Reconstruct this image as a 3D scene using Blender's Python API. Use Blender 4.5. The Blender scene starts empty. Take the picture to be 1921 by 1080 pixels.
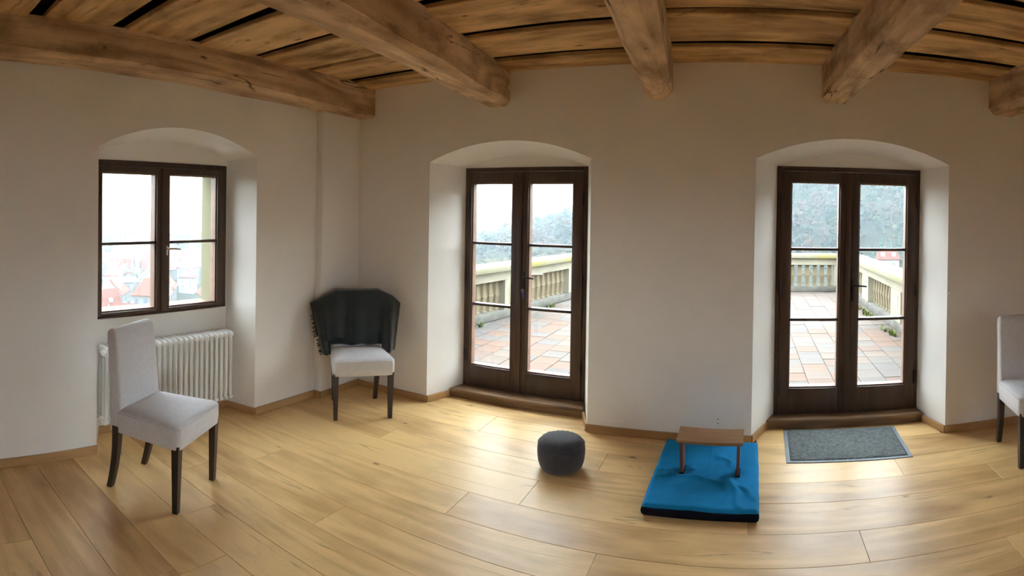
import bpy, bmesh, math, random
from mathutils import Vector, Matrix, noise

random.seed(7)
SC = bpy.context.scene
COL = SC.collection
PI = math.pi

# ------------------------------------------------------------------ camera (phone sweep panorama: cylindrical lens)
F_PX, YAW, PITCH, ROLL, Y0, CAM_H = 1060.0, -0.41696, -0.0074626, 0.0156108, 402.95, 1.62
IMG_W, IMG_H = 1921, 1080
cam = bpy.data.cameras.new('camera')
cam_o = bpy.data.objects.new('camera', cam)
COL.objects.link(cam_o)
cam.type = 'PANO'
cam.panorama_type = 'CENTRAL_CYLINDRICAL'
cam.central_cylindrical_radius = 1.0
cam.central_cylindrical_range_u_min = -IMG_W / 2 / F_PX
cam.central_cylindrical_range_u_max = IMG_W / 2 / F_PX
cam.central_cylindrical_range_v_min = -(IMG_H - Y0) / F_PX
cam.central_cylindrical_range_v_max = Y0 / F_PX
cam.clip_end = 20000
_F = Vector((math.sin(YAW), math.cos(YAW), 0)); _R = Vector((math.cos(YAW), -math.sin(YAW), 0)); _U = Vector((0, 0, 1))
_F, _U = math.cos(PITCH) * _F + math.sin(PITCH) * _U, -math.sin(PITCH) * _F + math.cos(PITCH) * _U
_R, _U = math.cos(ROLL) * _R + math.sin(ROLL) * _U, -math.sin(ROLL) * _R + math.cos(ROLL) * _U
_m = Matrix((_R, _U, -_F)).transposed().to_4x4()
_m.translation = Vector((0, 0, CAM_H))
cam_o.matrix_world = _m
SC.camera = cam_o

# ------------------------------------------------------------------ sky: even overcast daylight
world = bpy.data.worlds.new('overcast'); SC.world = world; world.use_nodes = True
bg = world.node_tree.nodes['Background']
bg.inputs[0].default_value = (0.86, 0.945, 1.0, 1); bg.inputs[1].default_value = 1.0
SC.view_settings.view_transform = 'Standard'; SC.view_settings.look = 'None'
SC.view_settings.gamma = 1.0; SC.view_settings.use_curve_mapping = False
SC.view_settings.exposure = 3.9
SC.cycles.max_bounces = 14; SC.cycles.diffuse_bounces = 8; SC.cycles.volume_bounces = 2
SC.cycles.transparent_max_bounces = 16

# ------------------------------------------------------------------ measured room
DN, DW, HC, HB = 4.006, 3.356, 2.693, 2.43     # north wall y, west wall -x, boards, beam undersides
XE, YS = 4.6, -4.6                              # east wall x, south wall y
ZT = -0.15                                      # terrace level
E_FILL_WIN = ((-3.3, -2.1), (-1.0, 0.2))   # unseen windows added for fill daylight (spans along the wall)
S_WIN = ()

# ================================================================== material helpers
def new_mat(name):
    m = bpy.data.materials.new(name); m.use_nodes = True
    nt = m.node_tree
    return m, nt, nt.nodes['Principled BSDF']

def nd(nt, typ, **kw):
    n = nt.nodes.new(typ)
    for k, v in kw.items():
        if k.startswith('i_'):
            n.inputs[k[2:]].default_value = v
        else:
            setattr(n, k, v)
    return n

def ramp(nt, stops):
    r = nt.nodes.new('ShaderNodeValToRGB')
    els = r.color_ramp.elements
    while len(els) < len(stops): els.new(0.5)
    for e, (p, c) in zip(els, stops):
        e.position = p; e.color = (*c, 1) if len(c) == 3 else c
    return r

def plain(name, col, rough=0.6, var=0.06, scale=8.0, bump=0.0, bscale=60.0, metallic=0.0, spec=0.5, sheen=0.0):
    m, nt, p = new_mat(name); L = nt.links
    tc = nd(nt, 'ShaderNodeTexCoord')
    n = nd(nt, 'ShaderNodeTexNoise'); n.inputs['Scale'].default_value = scale; n.inputs['Detail'].default_value = 4
    L.new(tc.outputs['Object'], n.inputs['Vector'])
    lo = tuple(max(0, c * (1 - var)) for c in col); hi = tuple(min(1, c * (1 + var)) for c in col)
    r = ramp(nt, [(0.3, lo), (0.7, hi)])
    L.new(n.outputs['Fac'], r.inputs['Fac']); L.new(r.outputs['Color'], p.inputs['Base Color'])
    p.inputs['Roughness'].default_value = rough; p.inputs['Metallic'].default_value = metallic
    p.inputs['Specular IOR Level'].default_value = spec
    if sheen: p.inputs['Sheen Weight'].default_value = sheen
    if bump:
        n2 = nd(nt, 'ShaderNodeTexNoise'); n2.inputs['Scale'].default_value = bscale; n2.inputs['Detail'].default_value = 3
        L.new(tc.outputs['Object'], n2.inputs['Vector'])
        b = nd(nt, 'ShaderNodeBump'); b.inputs['Strength'].default_value = bump; b.inputs['Distance'].default_value = 0.01
        L.new(n2.outputs['Fac'], b.inputs['Height']); L.new(b.outputs['Normal'], p.inputs['Normal'])
    return m

def wood(name, light, dark, axis='X', rough=0.4, ring=9.0, knots=0.5, piece_var=0.35, bump=0.15, cracks=0.0, gscale=1.0, coat=0.0, spec=0.5, flat=0.6, kscale=1.9, ksize=1.0, fibre=0.35, stain=0.0):
    """streaky grain along one local axis, cathedral figure, knots; each piece shifts by its own random number"""
    m, nt, p = new_mat(name); L = nt.links
    tc = nd(nt, 'ShaderNodeTexCoord'); oi = nd(nt, 'ShaderNodeObjectInfo')
    off = nd(nt, 'ShaderNodeVectorMath', operation='SCALE'); off.inputs[0].default_value = (37.0, 19.0, 53.0)
    L.new(oi.outputs['Random'], off.inputs['Scale'])
    add = nd(nt, 'ShaderNodeVectorMath', operation='ADD')
    L.new(tc.outputs['Object'], add.inputs[0]); L.new(off.outputs[0], add.inputs[1])
    def stretched(s_along, s_across):
        mp = nd(nt, 'ShaderNodeMapping')
        sc = [s_across] * 3; sc['XYZ'.index(axis)] = s_along
        mp.inputs['Scale'].default_value = sc
        L.new(add.outputs[0], mp.inputs['Vector']); return mp
    # rings: a low noise turned into bands
    m1 = stretched(0.55 * gscale, 4.0 * gscale)
    n1 = nd(nt, 'ShaderNodeTexNoise'); n1.inputs['Scale'].default_value = 1.0; n1.inputs['Detail'].default_value = 1.5
    L.new(m1.outputs[0], n1.inputs['Vector'])
    mul = nd(nt, 'ShaderNodeMath', operation='MULTIPLY'); mul.inputs[1].default_value = ring * 6.28
    L.new(n1.outputs['Fac'], mul.inputs[0])
    sn = nd(nt, 'ShaderNodeMath', operation='SINE'); L.new(mul.outputs[0], sn.inputs[0])
    # fine fibre
    m2 = stretched(5.0 * gscale, 85.0 * gscale)
    n2 = nd(nt, 'ShaderNodeTexNoise'); n2.inputs['Scale'].default_value = 1.0; n2.inputs['Detail'].default_value = 3
    L.new(m2.outputs[0], n2.inputs['Vector'])
    # broad tone drift
    m3 = stretched(1.5 * gscale, 4.0 * gscale)
    n3 = nd(nt, 'ShaderNodeTexNoise'); n3.inputs['Scale'].default_value = 1.3; n3.inputs['Detail'].default_value = 6
    L.new(m3.outputs[0], n3.inputs['Vector'])
    a = nd(nt, 'ShaderNodeMath', operation='MULTIPLY_ADD'); a.inputs[1].default_value = 0.10; L.new(sn.outputs[0], a.inputs[0])
    L.new(n3.outputs['Fac'], a.inputs[2])
    b = nd(nt, 'ShaderNodeMath', operation='MULTIPLY_ADD'); b.inputs[1].default_value = fibre
    L.new(n2.outputs['Fac'], b.inputs[0]); L.new(a.outputs[0], b.inputs[2])
    c = nd(nt, 'ShaderNodeMath', operation='MULTIPLY_ADD'); c.inputs[1].default_value = piece_var
    L.new(oi.outputs['Random'], c.inputs[0]); L.new(b.outputs[0], c.inputs[2])
    lo = 0.68 + piece_var * 0.5 - flat * 0.5
    r = ramp(nt, [(max(0.0, lo), dark), (min(1.0, lo + flat), light)])
    L.new(c.outputs[0], r.inputs['Fac'])
    col = r.outputs['Color']
    if knots:
        m4 = stretched(1.0, 2.6)
        v = nd(nt, 'ShaderNodeTexVoronoi'); v.inputs['Scale'].default_value = kscale; v.inputs['Randomness'].default_value = 1.0
        n4 = nd(nt, 'ShaderNodeTexNoise'); n4.inputs['Scale'].default_value = 14
        L.new(add.outputs[0], n4.inputs['Vector'])
        mx = nd(nt, 'ShaderNodeVectorMath', operation='SCALE'); mx.inputs['Scale'].default_value = 0.10
        L.new(n4.outputs['Color'], mx.inputs[0])
        ad = nd(nt, 'ShaderNodeVectorMath', operation='ADD'); L.new(m4.outputs[0], ad.inputs[0]); L.new(mx.outputs[0], ad.inputs[1])
        L.new(ad.outputs[0], v.inputs['Vector'])
        kr = ramp(nt, [(0.03 * ksize, (1, 1, 1)), (0.11 * ksize, (0, 0, 0))]); L.new(v.outputs['Distance'], kr.inputs['Fac'])
        # only some cells carry a knot
        cr = ramp(nt, [(0.55, (0, 0, 0)), (0.6, (1, 1, 1))]); L.new(v.outputs['Color'], cr.inputs['Fac'])
        km = nd(nt, 'ShaderNodeMath', operation='MULTIPLY'); L.new(kr.outputs[0], km.inputs[0]); L.new(cr.outputs[0], km.inputs[1])
        kk = nd(nt, 'ShaderNodeMath', operation='MULTIPLY'); kk.inputs[1].default_value = knots; L.new(km.outputs[0], kk.inputs[0])
        mix = nd(nt, 'ShaderNodeMix', data_type='RGBA'); mix.inputs['B'].default_value = (dark[0] * 0.25, dark[1] * 0.22, dark[2] * 0.25, 1)
        L.new(kk.outputs[0], mix.inputs['Factor']); L.new(col, mix.inputs['A']); col = mix.outputs['Result']
    if stain:
        n6 = nd(nt, 'ShaderNodeTexNoise'); n6.inputs['Scale'].default_value = 2.2; n6.inputs['Detail'].default_value = 6; n6.inputs['Roughness'].default_value = 0.65
        m6 = stretched(1.0, 2.2); L.new(m6.outputs[0], n6.inputs['Vector'])
        sr = ramp(nt, [(0.30, (0.42, 0.38, 0.36)), (0.50, (1, 1, 1)), (0.72, (1.0, 1.0, 1.0))]); L.new(n6.outputs['Fac'], sr.inputs['Fac'])
        mm = nd(nt, 'ShaderNodeMix', data_type='RGBA', blend_type='MULTIPLY'); mm.inputs['Factor'].default_value = stain
        L.new(col, mm.inputs['A']); L.new(sr.outputs[0], mm.inputs['B']); col = mm.outputs['Result']
    hgt = n2.outputs['Fac']
    if cracks:
        m5 = stretched(0.35, 5.0)
        n5 = nd(nt, 'ShaderNodeTexNoise'); n5.inputs['Scale'].default_value = 1.0; n5.inputs['Detail'].default_value = 5; n5.inputs['Roughness'].default_value = 0.45
        L.new(m5.outputs[0], n5.inputs['Vector'])
        d = nd(nt, 'ShaderNodeMath', operation='SUBTRACT'); d.inputs[1].default_value = 0.5; L.new(n5.outputs['Fac'], d.inputs[0])
        ab = nd(nt, 'ShaderNodeMath', operation='ABSOLUTE'); L.new(d.outputs[0], ab.inputs[0])
        rr = ramp(nt, [(0.0, (1, 1, 1)), (0.006, (0, 0, 0))]); L.new(ab.outputs[0], rr.inputs['Fac'])
        gate = ramp(nt, [(0.5, (0, 0, 0)), (0.58, (1, 1, 1))]); L.new(n3.outputs['Fac'], gate.inputs['Fac'])
        gm = nd(nt, 'ShaderNodeMath', operation='MULTIPLY'); L.new(rr.outputs[0], gm.inputs[0]); L.new(gate.outputs[0], gm.inputs[1])
        g2 = nd(nt, 'ShaderNodeMath', operation='MULTIPLY'); g2.inputs[1].default_value = cracks; L.new(gm.outputs[0], g2.inputs[0])
        mix = nd(nt, 'ShaderNodeMix', data_type='RGBA'); mix.inputs['B'].default_value = (0.012, 0.008, 0.005, 1)
        L.new(g2.outputs[0], mix.inputs['Factor']); L.new(col, mix.inputs['A']); col = mix.outputs['Result']
    L.new(col, p.inputs['Base Color'])
    rg = nd(nt, 'ShaderNodeMapRange'); rg.inputs['To Min'].default_value = rough - 0.06; rg.inputs['To Max'].default_value = rough + 0.08
    L.new(n3.outputs['Fac'], rg.inputs['Value']); L.new(rg.outputs[0], p.inputs['Roughness'])
    p.inputs['Specular IOR Level'].default_value = spec
    if coat:
        p.inputs['Coat Weight'].default_value = coat; p.inputs['Coat Roughness'].default_value = 0.22
    if bump:
        bn = nd(nt, 'ShaderNodeBump'); bn.inputs['Strength'].default_value = bump; bn.inputs['Distance'].default_value = 0.004
        mxh = nd(nt, 'ShaderNodeMath', operation='MULTIPLY_ADD'); mxh.inputs[1].default_value = 0.5
        L.new(sn.outputs[0], mxh.inputs[0]); L.new(hgt, mxh.inputs[2])
        L.new(mxh.outputs[0], bn.inputs['Height']); L.new(bn.outputs['Normal'], p.inputs['Normal'])
    return m

def glass_mat():
    m, nt, p = new_mat('window_glass'); L = nt.links
    nt.nodes.remove(p)
    out = nt.nodes['Material Output']
    t = nd(nt, 'ShaderNodeBsdfTransparent'); t.inputs[0].default_value = (0.97, 0.98, 0.975, 1)
    g = nd(nt, 'ShaderNodeBsdfGlossy'); g.inputs['Roughness'].default_value = 0.02
    lw = nd(nt, 'ShaderNodeLayerWeight'); lw.inputs['Blend'].default_value = 0.5      # thin-pane reflection: same on both faces
    pw = nd(nt, 'ShaderNodeMath', operation='POWER'); pw.inputs[1].default_value = 5.0; L.new(lw.outputs['Facing'], pw.inputs[0])
    fr = nd(nt, 'ShaderNodeMath', operation='MULTIPLY_ADD'); fr.inputs[1].default_value = 0.9; fr.inputs[2].default_value = 0.035; L.new(pw.outputs[0], fr.inputs[0])
    mx = nd(nt, 'ShaderNodeMixShader')
    L.new(fr.outputs[0], mx.inputs[0]); L.new(t.outputs[0], mx.inputs[1]); L.new(g.outputs[0], mx.inputs[2])
    L.new(mx.outputs[0], out.inputs['Surface'])
    return m

def per_object(name, cols, rough=0.9, scale=0.6, var=0.25):
    """colour picked per object from a list, with mottling"""
    m, nt, p = new_mat(name); L = nt.links
    oi = nd(nt, 'ShaderNodeObjectInfo')
    n = len(cols)
    r = ramp(nt, [((i + 0.5) / n, c) for i, c in enumerate(cols)]); r.color_ramp.interpolation = 'CONSTANT'
    for i, e in enumerate(r.color_ramp.elements): e.position = i / n
    L.new(oi.outputs['Random'], r.inputs['Fac'])
    tc = nd(nt, 'ShaderNodeTexCoord'); ns = nd(nt, 'ShaderNodeTexNoise'); ns.inputs['Scale'].default_value = scale; ns.inputs['Detail'].default_value = 4
    L.new(tc.outputs['Object'], ns.inputs['Vector'])
    mr = nd(nt, 'ShaderNodeMapRange'); mr.inputs['To Min'].default_value = 1 - var * 1.6; mr.inputs['To Max'].default_value = 1 + var * 1.6
    L.new(ns.outputs['Fac'], mr.inputs['Value'])
    sc = nd(nt, 'ShaderNodeVectorMath', operation='SCALE'); L.new(r.outputs['Color'], sc.inputs[0]); L.new(mr.outputs[0], sc.inputs['Scale'])
    L.new(sc.outputs[0], p.inputs['Base Color'])
    p.inputs['Roughness'].default_value = rough; p.inputs['Specular IOR Level'].default_value = 0.25
    return m

M = {}
M['plaster'] = plain('lime_plaster', (0.84, 0.825, 0.79), 0.92, 0.025, 2.5, 0.08, 45, spec=0.2)
M['facade'] = plain('yellow_facade', (0.1812, 0.1711, 0.1087), 0.9, 0.05, 3, 0.1, 40, spec=0.2)
M['oak'] = wood('oak_floor', (0.86, 0.585, 0.26), (0.50, 0.29, 0.11), 'X', rough=0.41, ring=6, knots=0.85, piece_var=0.52, bump=0.05, spec=0.42, flat=1.0, kscale=2.3, ksize=0.9, fibre=0.26, stain=0.25, cracks=0.45)
M['oak_trim'] = wood('oak_skirting', (0.50, 0.30, 0.13), (0.33, 0.18, 0.07), 'X', rough=0.45, knots=0.0, piece_var=0.2, bump=0.05, flat=0.9)
M['step'] = wood('worn_step_wood', (0.30, 0.18, 0.09), (0.11, 0.06, 0.03), 'X', rough=0.5, knots=0.3, piece_var=0.1, bump=0.1, flat=0.8)
M['beam'] = wood('old_beam_wood', (0.86, 0.62, 0.39), (0.34, 0.21, 0.115), 'Y', rough=0.75, ring=6, knots=0.9, piece_var=0.15, bump=0.4, cracks=1.0, spec=0.25, flat=0.75, kscale=4.0, ksize=1.3, fibre=0.3, stain=0.9)
M['board'] = wood('old_ceiling_board', (0.80, 0.53, 0.26), (0.33, 0.185, 0.08), 'X', rough=0.78, ring=5, knots=0.9, piece_var=0.25, bump=0.35, cracks=0.5, spec=0.2, flat=0.8, kscale=3.6, ksize=1.3, fibre=0.3, stain=0.9)
M['gap_shade_board'] = plain('gap_shade_upper_board', (0.05, 0.028, 0.014), 0.9, 0.3, 6, spec=0.1)  # upper boards darkened, shade of the gaps put into their colour
M['door'] = wood('dark_stained_wood', (0.085, 0.050, 0.034), (0.035, 0.019, 0.014), 'Z', rough=0.42, ring=8, knots=0.0, piece_var=0.1, bump=0.08, flat=0.8)
M['glass'] = glass_mat()
M['panel'] = plain('added_dark_panelling', (0.22, 0.13, 0.07), 0.6, 0.15, 4)  # dark panelling added on the unseen south wall to cut bounced light
M['sash_lit'] = plain('sash_rebate_lit_wood', (0.20, 0.115, 0.075), 0.5, 0.15, 12)  # paler copy of the door wood, daylight put into the colour
M['iron'] = plain('blackened_iron', (0.03, 0.03, 0.03), 0.4, 0.2, 20, metallic=0.6)
M['brass'] = plain('pale_brass', (0.62, 0.58, 0.5), 0.35, 0.1, 20, metallic=0.8)
M['enamel'] = plain('white_enamel', (0.83, 0.84, 0.82), 0.32, 0.02, 5)
M['white_plastic'] = plain('white_plastic', (0.82, 0.82, 0.80), 0.35, 0.02, 5)
M['grey_fabric'] = plain('grey_chair_fabric', (0.68, 0.68, 0.71), 0.95, 0.05, 40, 0.2, 420, spec=0.1, sheen=0.2)
M['wenge'] = wood('dark_chair_leg_wood', (0.035, 0.022, 0.016), (0.014, 0.009, 0.007), 'Z', rough=0.38, knots=0, piece_var=0.1, bump=0.04)
M['blanket'] = plain('charcoal_fleece', (0.030, 0.037, 0.040), 0.97, 0.2, 9, 0.3, 300, spec=0.1, sheen=0.4)
M['pouf'] = plain('charcoal_cushion_cloth', (0.060, 0.060, 0.070), 0.95, 0.12, 25, 0.25, 350, spec=0.12, sheen=0.25)
M['blue'] = plain('teal_blue_cotton', (0.011, 0.22, 0.50), 0.93, 0.10, 6, 0.2, 380, spec=0.08)
M['navy'] = plain('navy_gusset_cloth', (0.008, 0.009, 0.018), 0.95, 0.2, 20, spec=0.1)
M['bench'] = wood('bench_walnut', (0.40, 0.225, 0.10), (0.22, 0.11, 0.045), 'X', rough=0.42, ring=5, knots=0, piece_var=0.1, bump=0.05)
M['bench_leg'] = wood('bench_leg_wood', (0.17, 0.075, 0.045), (0.08, 0.032, 0.02), 'Z', rough=0.5, ring=5, knots=0, piece_var=0.1, bump=0.05)
M['mat_pile'] = plain('grey_mat_pile', (0.15, 0.17, 0.17), 0.98, 0.35, 55, 0.7, 160, spec=0.1)
M['mat_edge'] = plain('blue_grey_vinyl_edge', (0.20, 0.25, 0.29), 0.6, 0.08, 12)
M['key_blue'] = plain('blue_key_tag_plastic', (0.07, 0.06, 0.50), 0.4, 0.05, 10)
M['stone'] = plain('cream_render', (0.2286, 0.2124, 0.1620), 0.92, 0.14, 3.5, 0.15, 40, spec=0.15)
M['stone_grey'] = plain('grey_plinth_stone', (0.0974, 0.0948, 0.0835), 0.92, 0.3, 5, 0.2, 30, spec=0.15)
M['baluster'] = plain('sandstone_baluster', (0.1470, 0.1218, 0.0800), 0.92, 0.15, 8, spec=0.15)
M['slab'] = plain('mortar_bed', (0.1331, 0.1243, 0.1110), 0.95, 0.15, 9, spec=0.1)
M['tile'] = per_object('terracotta_paving', [(0.0853, 0.0583, 0.0470), (0.0748, 0.0653, 0.0592), (0.0887, 0.0679, 0.0548), (0.0696, 0.0626, 0.0592), (0.0940, 0.0592, 0.0435), (0.0800, 0.0679, 0.0600)], 0.85, 2.2, 0.16)
M['weed'] = plain('green_weeds', (0.066, 0.086, 0.020), 0.9, 0.3, 14, spec=0.1)

def cap_mat():
    m, nt, p = new_mat('mossy_coping'); L = nt.links
    tc = nd(nt, 'ShaderNodeTexCoord'); n = nd(nt, 'ShaderNodeTexNoise'); n.inputs['Scale'].default_value = 1.3; n.inputs['Detail'].default_value = 6
    L.new(tc.outputs['Object'], n.inputs['Vector'])
    r = ramp(nt, [(0.40, (0.175, 0.165, 0.12)), (0.56, (0.165, 0.155, 0.092)), (0.72, (0.185, 0.16, 0.05))])
    L.new(n.outputs['Fac'], r.inputs['Fac']); L.new(r.outputs[0], p.inputs['Base Color']); p.inputs['Roughness'].default_value = 0.95
    p.inputs['Specular IOR Level'].default_value = 0.1
    return m
M['cap'] = cap_mat()
M['roof'] = per_object('red_roof_tiles', [(0.0945, 0.0240, 0.0112), (0.0810, 0.0270, 0.0158), (0.1035, 0.0315, 0.0165), (0.0743, 0.0225, 0.0142), (0.0900, 0.0360, 0.0225)], 0.9, 0.4, 0.15)
M['house'] = per_object('rendered_house_wall', [(0.1093, 0.1024, 0.0848), (0.1235, 0.1201, 0.1093), (0.1024, 0.0916, 0.0671), (0.1166, 0.1058, 0.0882), (0.1303, 0.1269, 0.1201)], 0.9, 0.2, 0.05)
M['white_house'] = plain('white_house_wall', (0.1617, 0.1597, 0.1490), 0.9, 0.04, 0.3)
M['slate'] = plain('grey_green_metal_roof', (0.0632, 0.0792, 0.0816), 0.7, 0.1, 0.4)
M['brown_roof'] = plain('brown_church_roof', (0.0624, 0.0336, 0.0216), 0.9, 0.1, 0.3)
M['far_window'] = plain('far_window_pane', (0.06, 0.07, 0.09), 0.3, 0.1, 1)
M['tree'] = per_object('winter_tree_crown', [(0.0184, 0.0248, 0.0120), (0.0352, 0.0248, 0.0152), (0.0200, 0.0232, 0.0168), (0.0280, 0.0280, 0.0136), (0.0400, 0.0280, 0.0200), (0.0152, 0.0216, 0.0136)], 1.0, 0.35, 0.3)
M['conifer'] = plain('dark_conifer_needles', (0.015, 0.032, 0.021), 1.0, 0.3, 0.6)
M['scrub'] = plain('winter_scrub', (0.034, 0.030, 0.017), 1.0, 0.6, 0.12, spec=0.05)
M['trunk'] = plain('tree_bark', (0.06, 0.045, 0.035), 1.0, 0.2, 2)
M['ground'] = plain('winter_hillside', (0.0162, 0.0158, 0.0085), 1.0, 0.55, 0.09, spec=0.05)

# ================================================================== mesh helpers
def link(name, me, mat=None, parent=None, loc=None):
    o = bpy.data.objects.new(name, me); COL.objects.link(o)
    if mat is not None:
        for x in (mat if isinstance(mat, (list, tuple)) else [mat]): me.materials.append(x)
    if parent is not None: o.parent = parent
    if loc is not None: o.location = loc
    return o

def from_bm(name, bm, mat, parent=None, smooth=False, loc=None, auto=None):
    bmesh.ops.recalc_face_normals(bm, faces=bm.faces[:])
    me = bpy.data.meshes.new(name); bm.to_mesh(me); bm.free()
    if smooth:
        for p in me.polygons: p.use_smooth = True
        if auto is not None:
            try: me.set_sharp_from_angle(angle=auto)
            except Exception: pass
    return link(name, me, mat, parent, loc)

def bm_box(bm, lo, hi, bevel=0.0, seg=2, mat_index=0):
    r = bmesh.ops.create_cube(bm, size=1.0)
    vs = r['verts']
    for v in vs:
        v.co = Vector(((lo[i] + hi[i]) / 2 + v.co[i] * (hi[i] - lo[i]) for i in range(3)))
    if bevel:
        es = list({e for v in vs for e in v.link_edges})
        bmesh.ops.bevel(bm, geom=es, offset=bevel, segments=seg, affect='EDGES', profile=0.5, clamp_overlap=True)

def box(name, lo, hi, mat, parent=None, bevel=0.0, seg=2, smooth=False):
    bm = bmesh.new(); bm_box(bm, lo, hi, bevel, seg)
    return from_bm(name, bm, mat, parent, smooth or (bevel > 0 and seg > 1), auto=0.7)

def bm_tube(bm, pts, rad, n=10, cap=True, squash=None):
    """tube along points; rad a number or list"""
    pts = [Vector(p) for p in pts]
    rings = []
    up0 = None
    for i, p in enumerate(pts):
        t = (pts[min(i + 1, len(pts) - 1)] - pts[max(i - 1, 0)]).normalized()
        if up0 is None:
            up0 = Vector((0, 0, 1)) if abs(t.z) < 0.9 else Vector((1, 0, 0))
        a = t.cross(up0).normalized(); b = a.cross(t).normalized(); up0 = b
        r = rad[i] if isinstance(rad, (list, tuple)) else rad
        rings.append([bm.verts.new(p + (a * math.cos(2 * PI * k / n) + b * math.sin(2 * PI * k / n)) * r) for k in range(n)])
    for i in range(len(rings) - 1):
        for k in range(n):
            bm.faces.new((rings[i][k], rings[i][(k + 1) % n], rings[i + 1][(k + 1) % n], rings[i + 1][k]))
    if cap:
        bm.faces.new(rings[0][::-1]); bm.faces.new(rings[-1])

def bm_loft(bm, sections):
    """sections: list of closed loops with the same count of points"""
    rings = [[bm.verts.new(Vector(p)) for p in s] for s in sections]
    n = len(rings[0])
    for i in range(len(rings) - 1):
        for k in range(n):
            bm.faces.new((rings[i][k], rings[i][(k + 1) % n], rings[i + 1][(k + 1) % n], rings[i + 1][k]))
    bm.faces.new(rings[0][::-1]); bm.faces.new(rings[-1])

def bm_lathe(bm, prof, n=40, center=(0, 0)):
    rings = []
    for r, z in prof:
        if r < 1e-5: rings.append([bm.verts.new((center[0], center[1], z))])
        else: rings.append([bm.verts.new((center[0] + r * math.cos(2 * PI * k / n), center[1] + r * math.sin(2 * PI * k / n), z)) for k in range(n)])
    for a, b in zip(rings, rings[1:]):
        for k in range(n):
            k2 = (k + 1) % n
            if len(a) == 1: bm.faces.new((a[0], b[k], b[k2]))
            elif len(b) == 1: bm.faces.new((a[k], b[0], a[k2]))
            else: bm.faces.new((a[k], a[k2], b[k2], b[k]))

def empty(name, loc=(0, 0, 0), rz=0.0):
    o = bpy.data.objects.new(name, None); COL.objects.link(o)
    o.location = loc; o.rotation_euler = (0, 0, rz); o.empty_display_size = 0.1
    return o

def tag(o, label, cat, group=None, kind=None):
    o['label'] = label; o['category'] = cat
    if group: o['group'] = group
    if kind: o['kind'] = kind
    return o

def copy_tree(o, parent=None):
    c = o.copy(); COL.objects.link(c)
    if parent is not None: c.parent = parent
    for ch in list(o.children):
        copy_tree(ch, c)
    return c

# ================================================================== walls with deep splayed arched recesses
def arc(s0, s1, zs, za, n=20):
    """segmental arch from (s0, zs) over the apex to (s1, zs)"""
    w = (s1 - s0) / 2; h = za - zs; R = (w * w + h * h) / (2 * h); cx = (s0 + s1) / 2; cz = za - R
    a = math.asin(w / R)
    return [(cx + R * math.sin(-a + 2 * a * i / n), cz + R * math.cos(-a + 2 * a * i / n)) for i in range(n + 1)]

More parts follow.
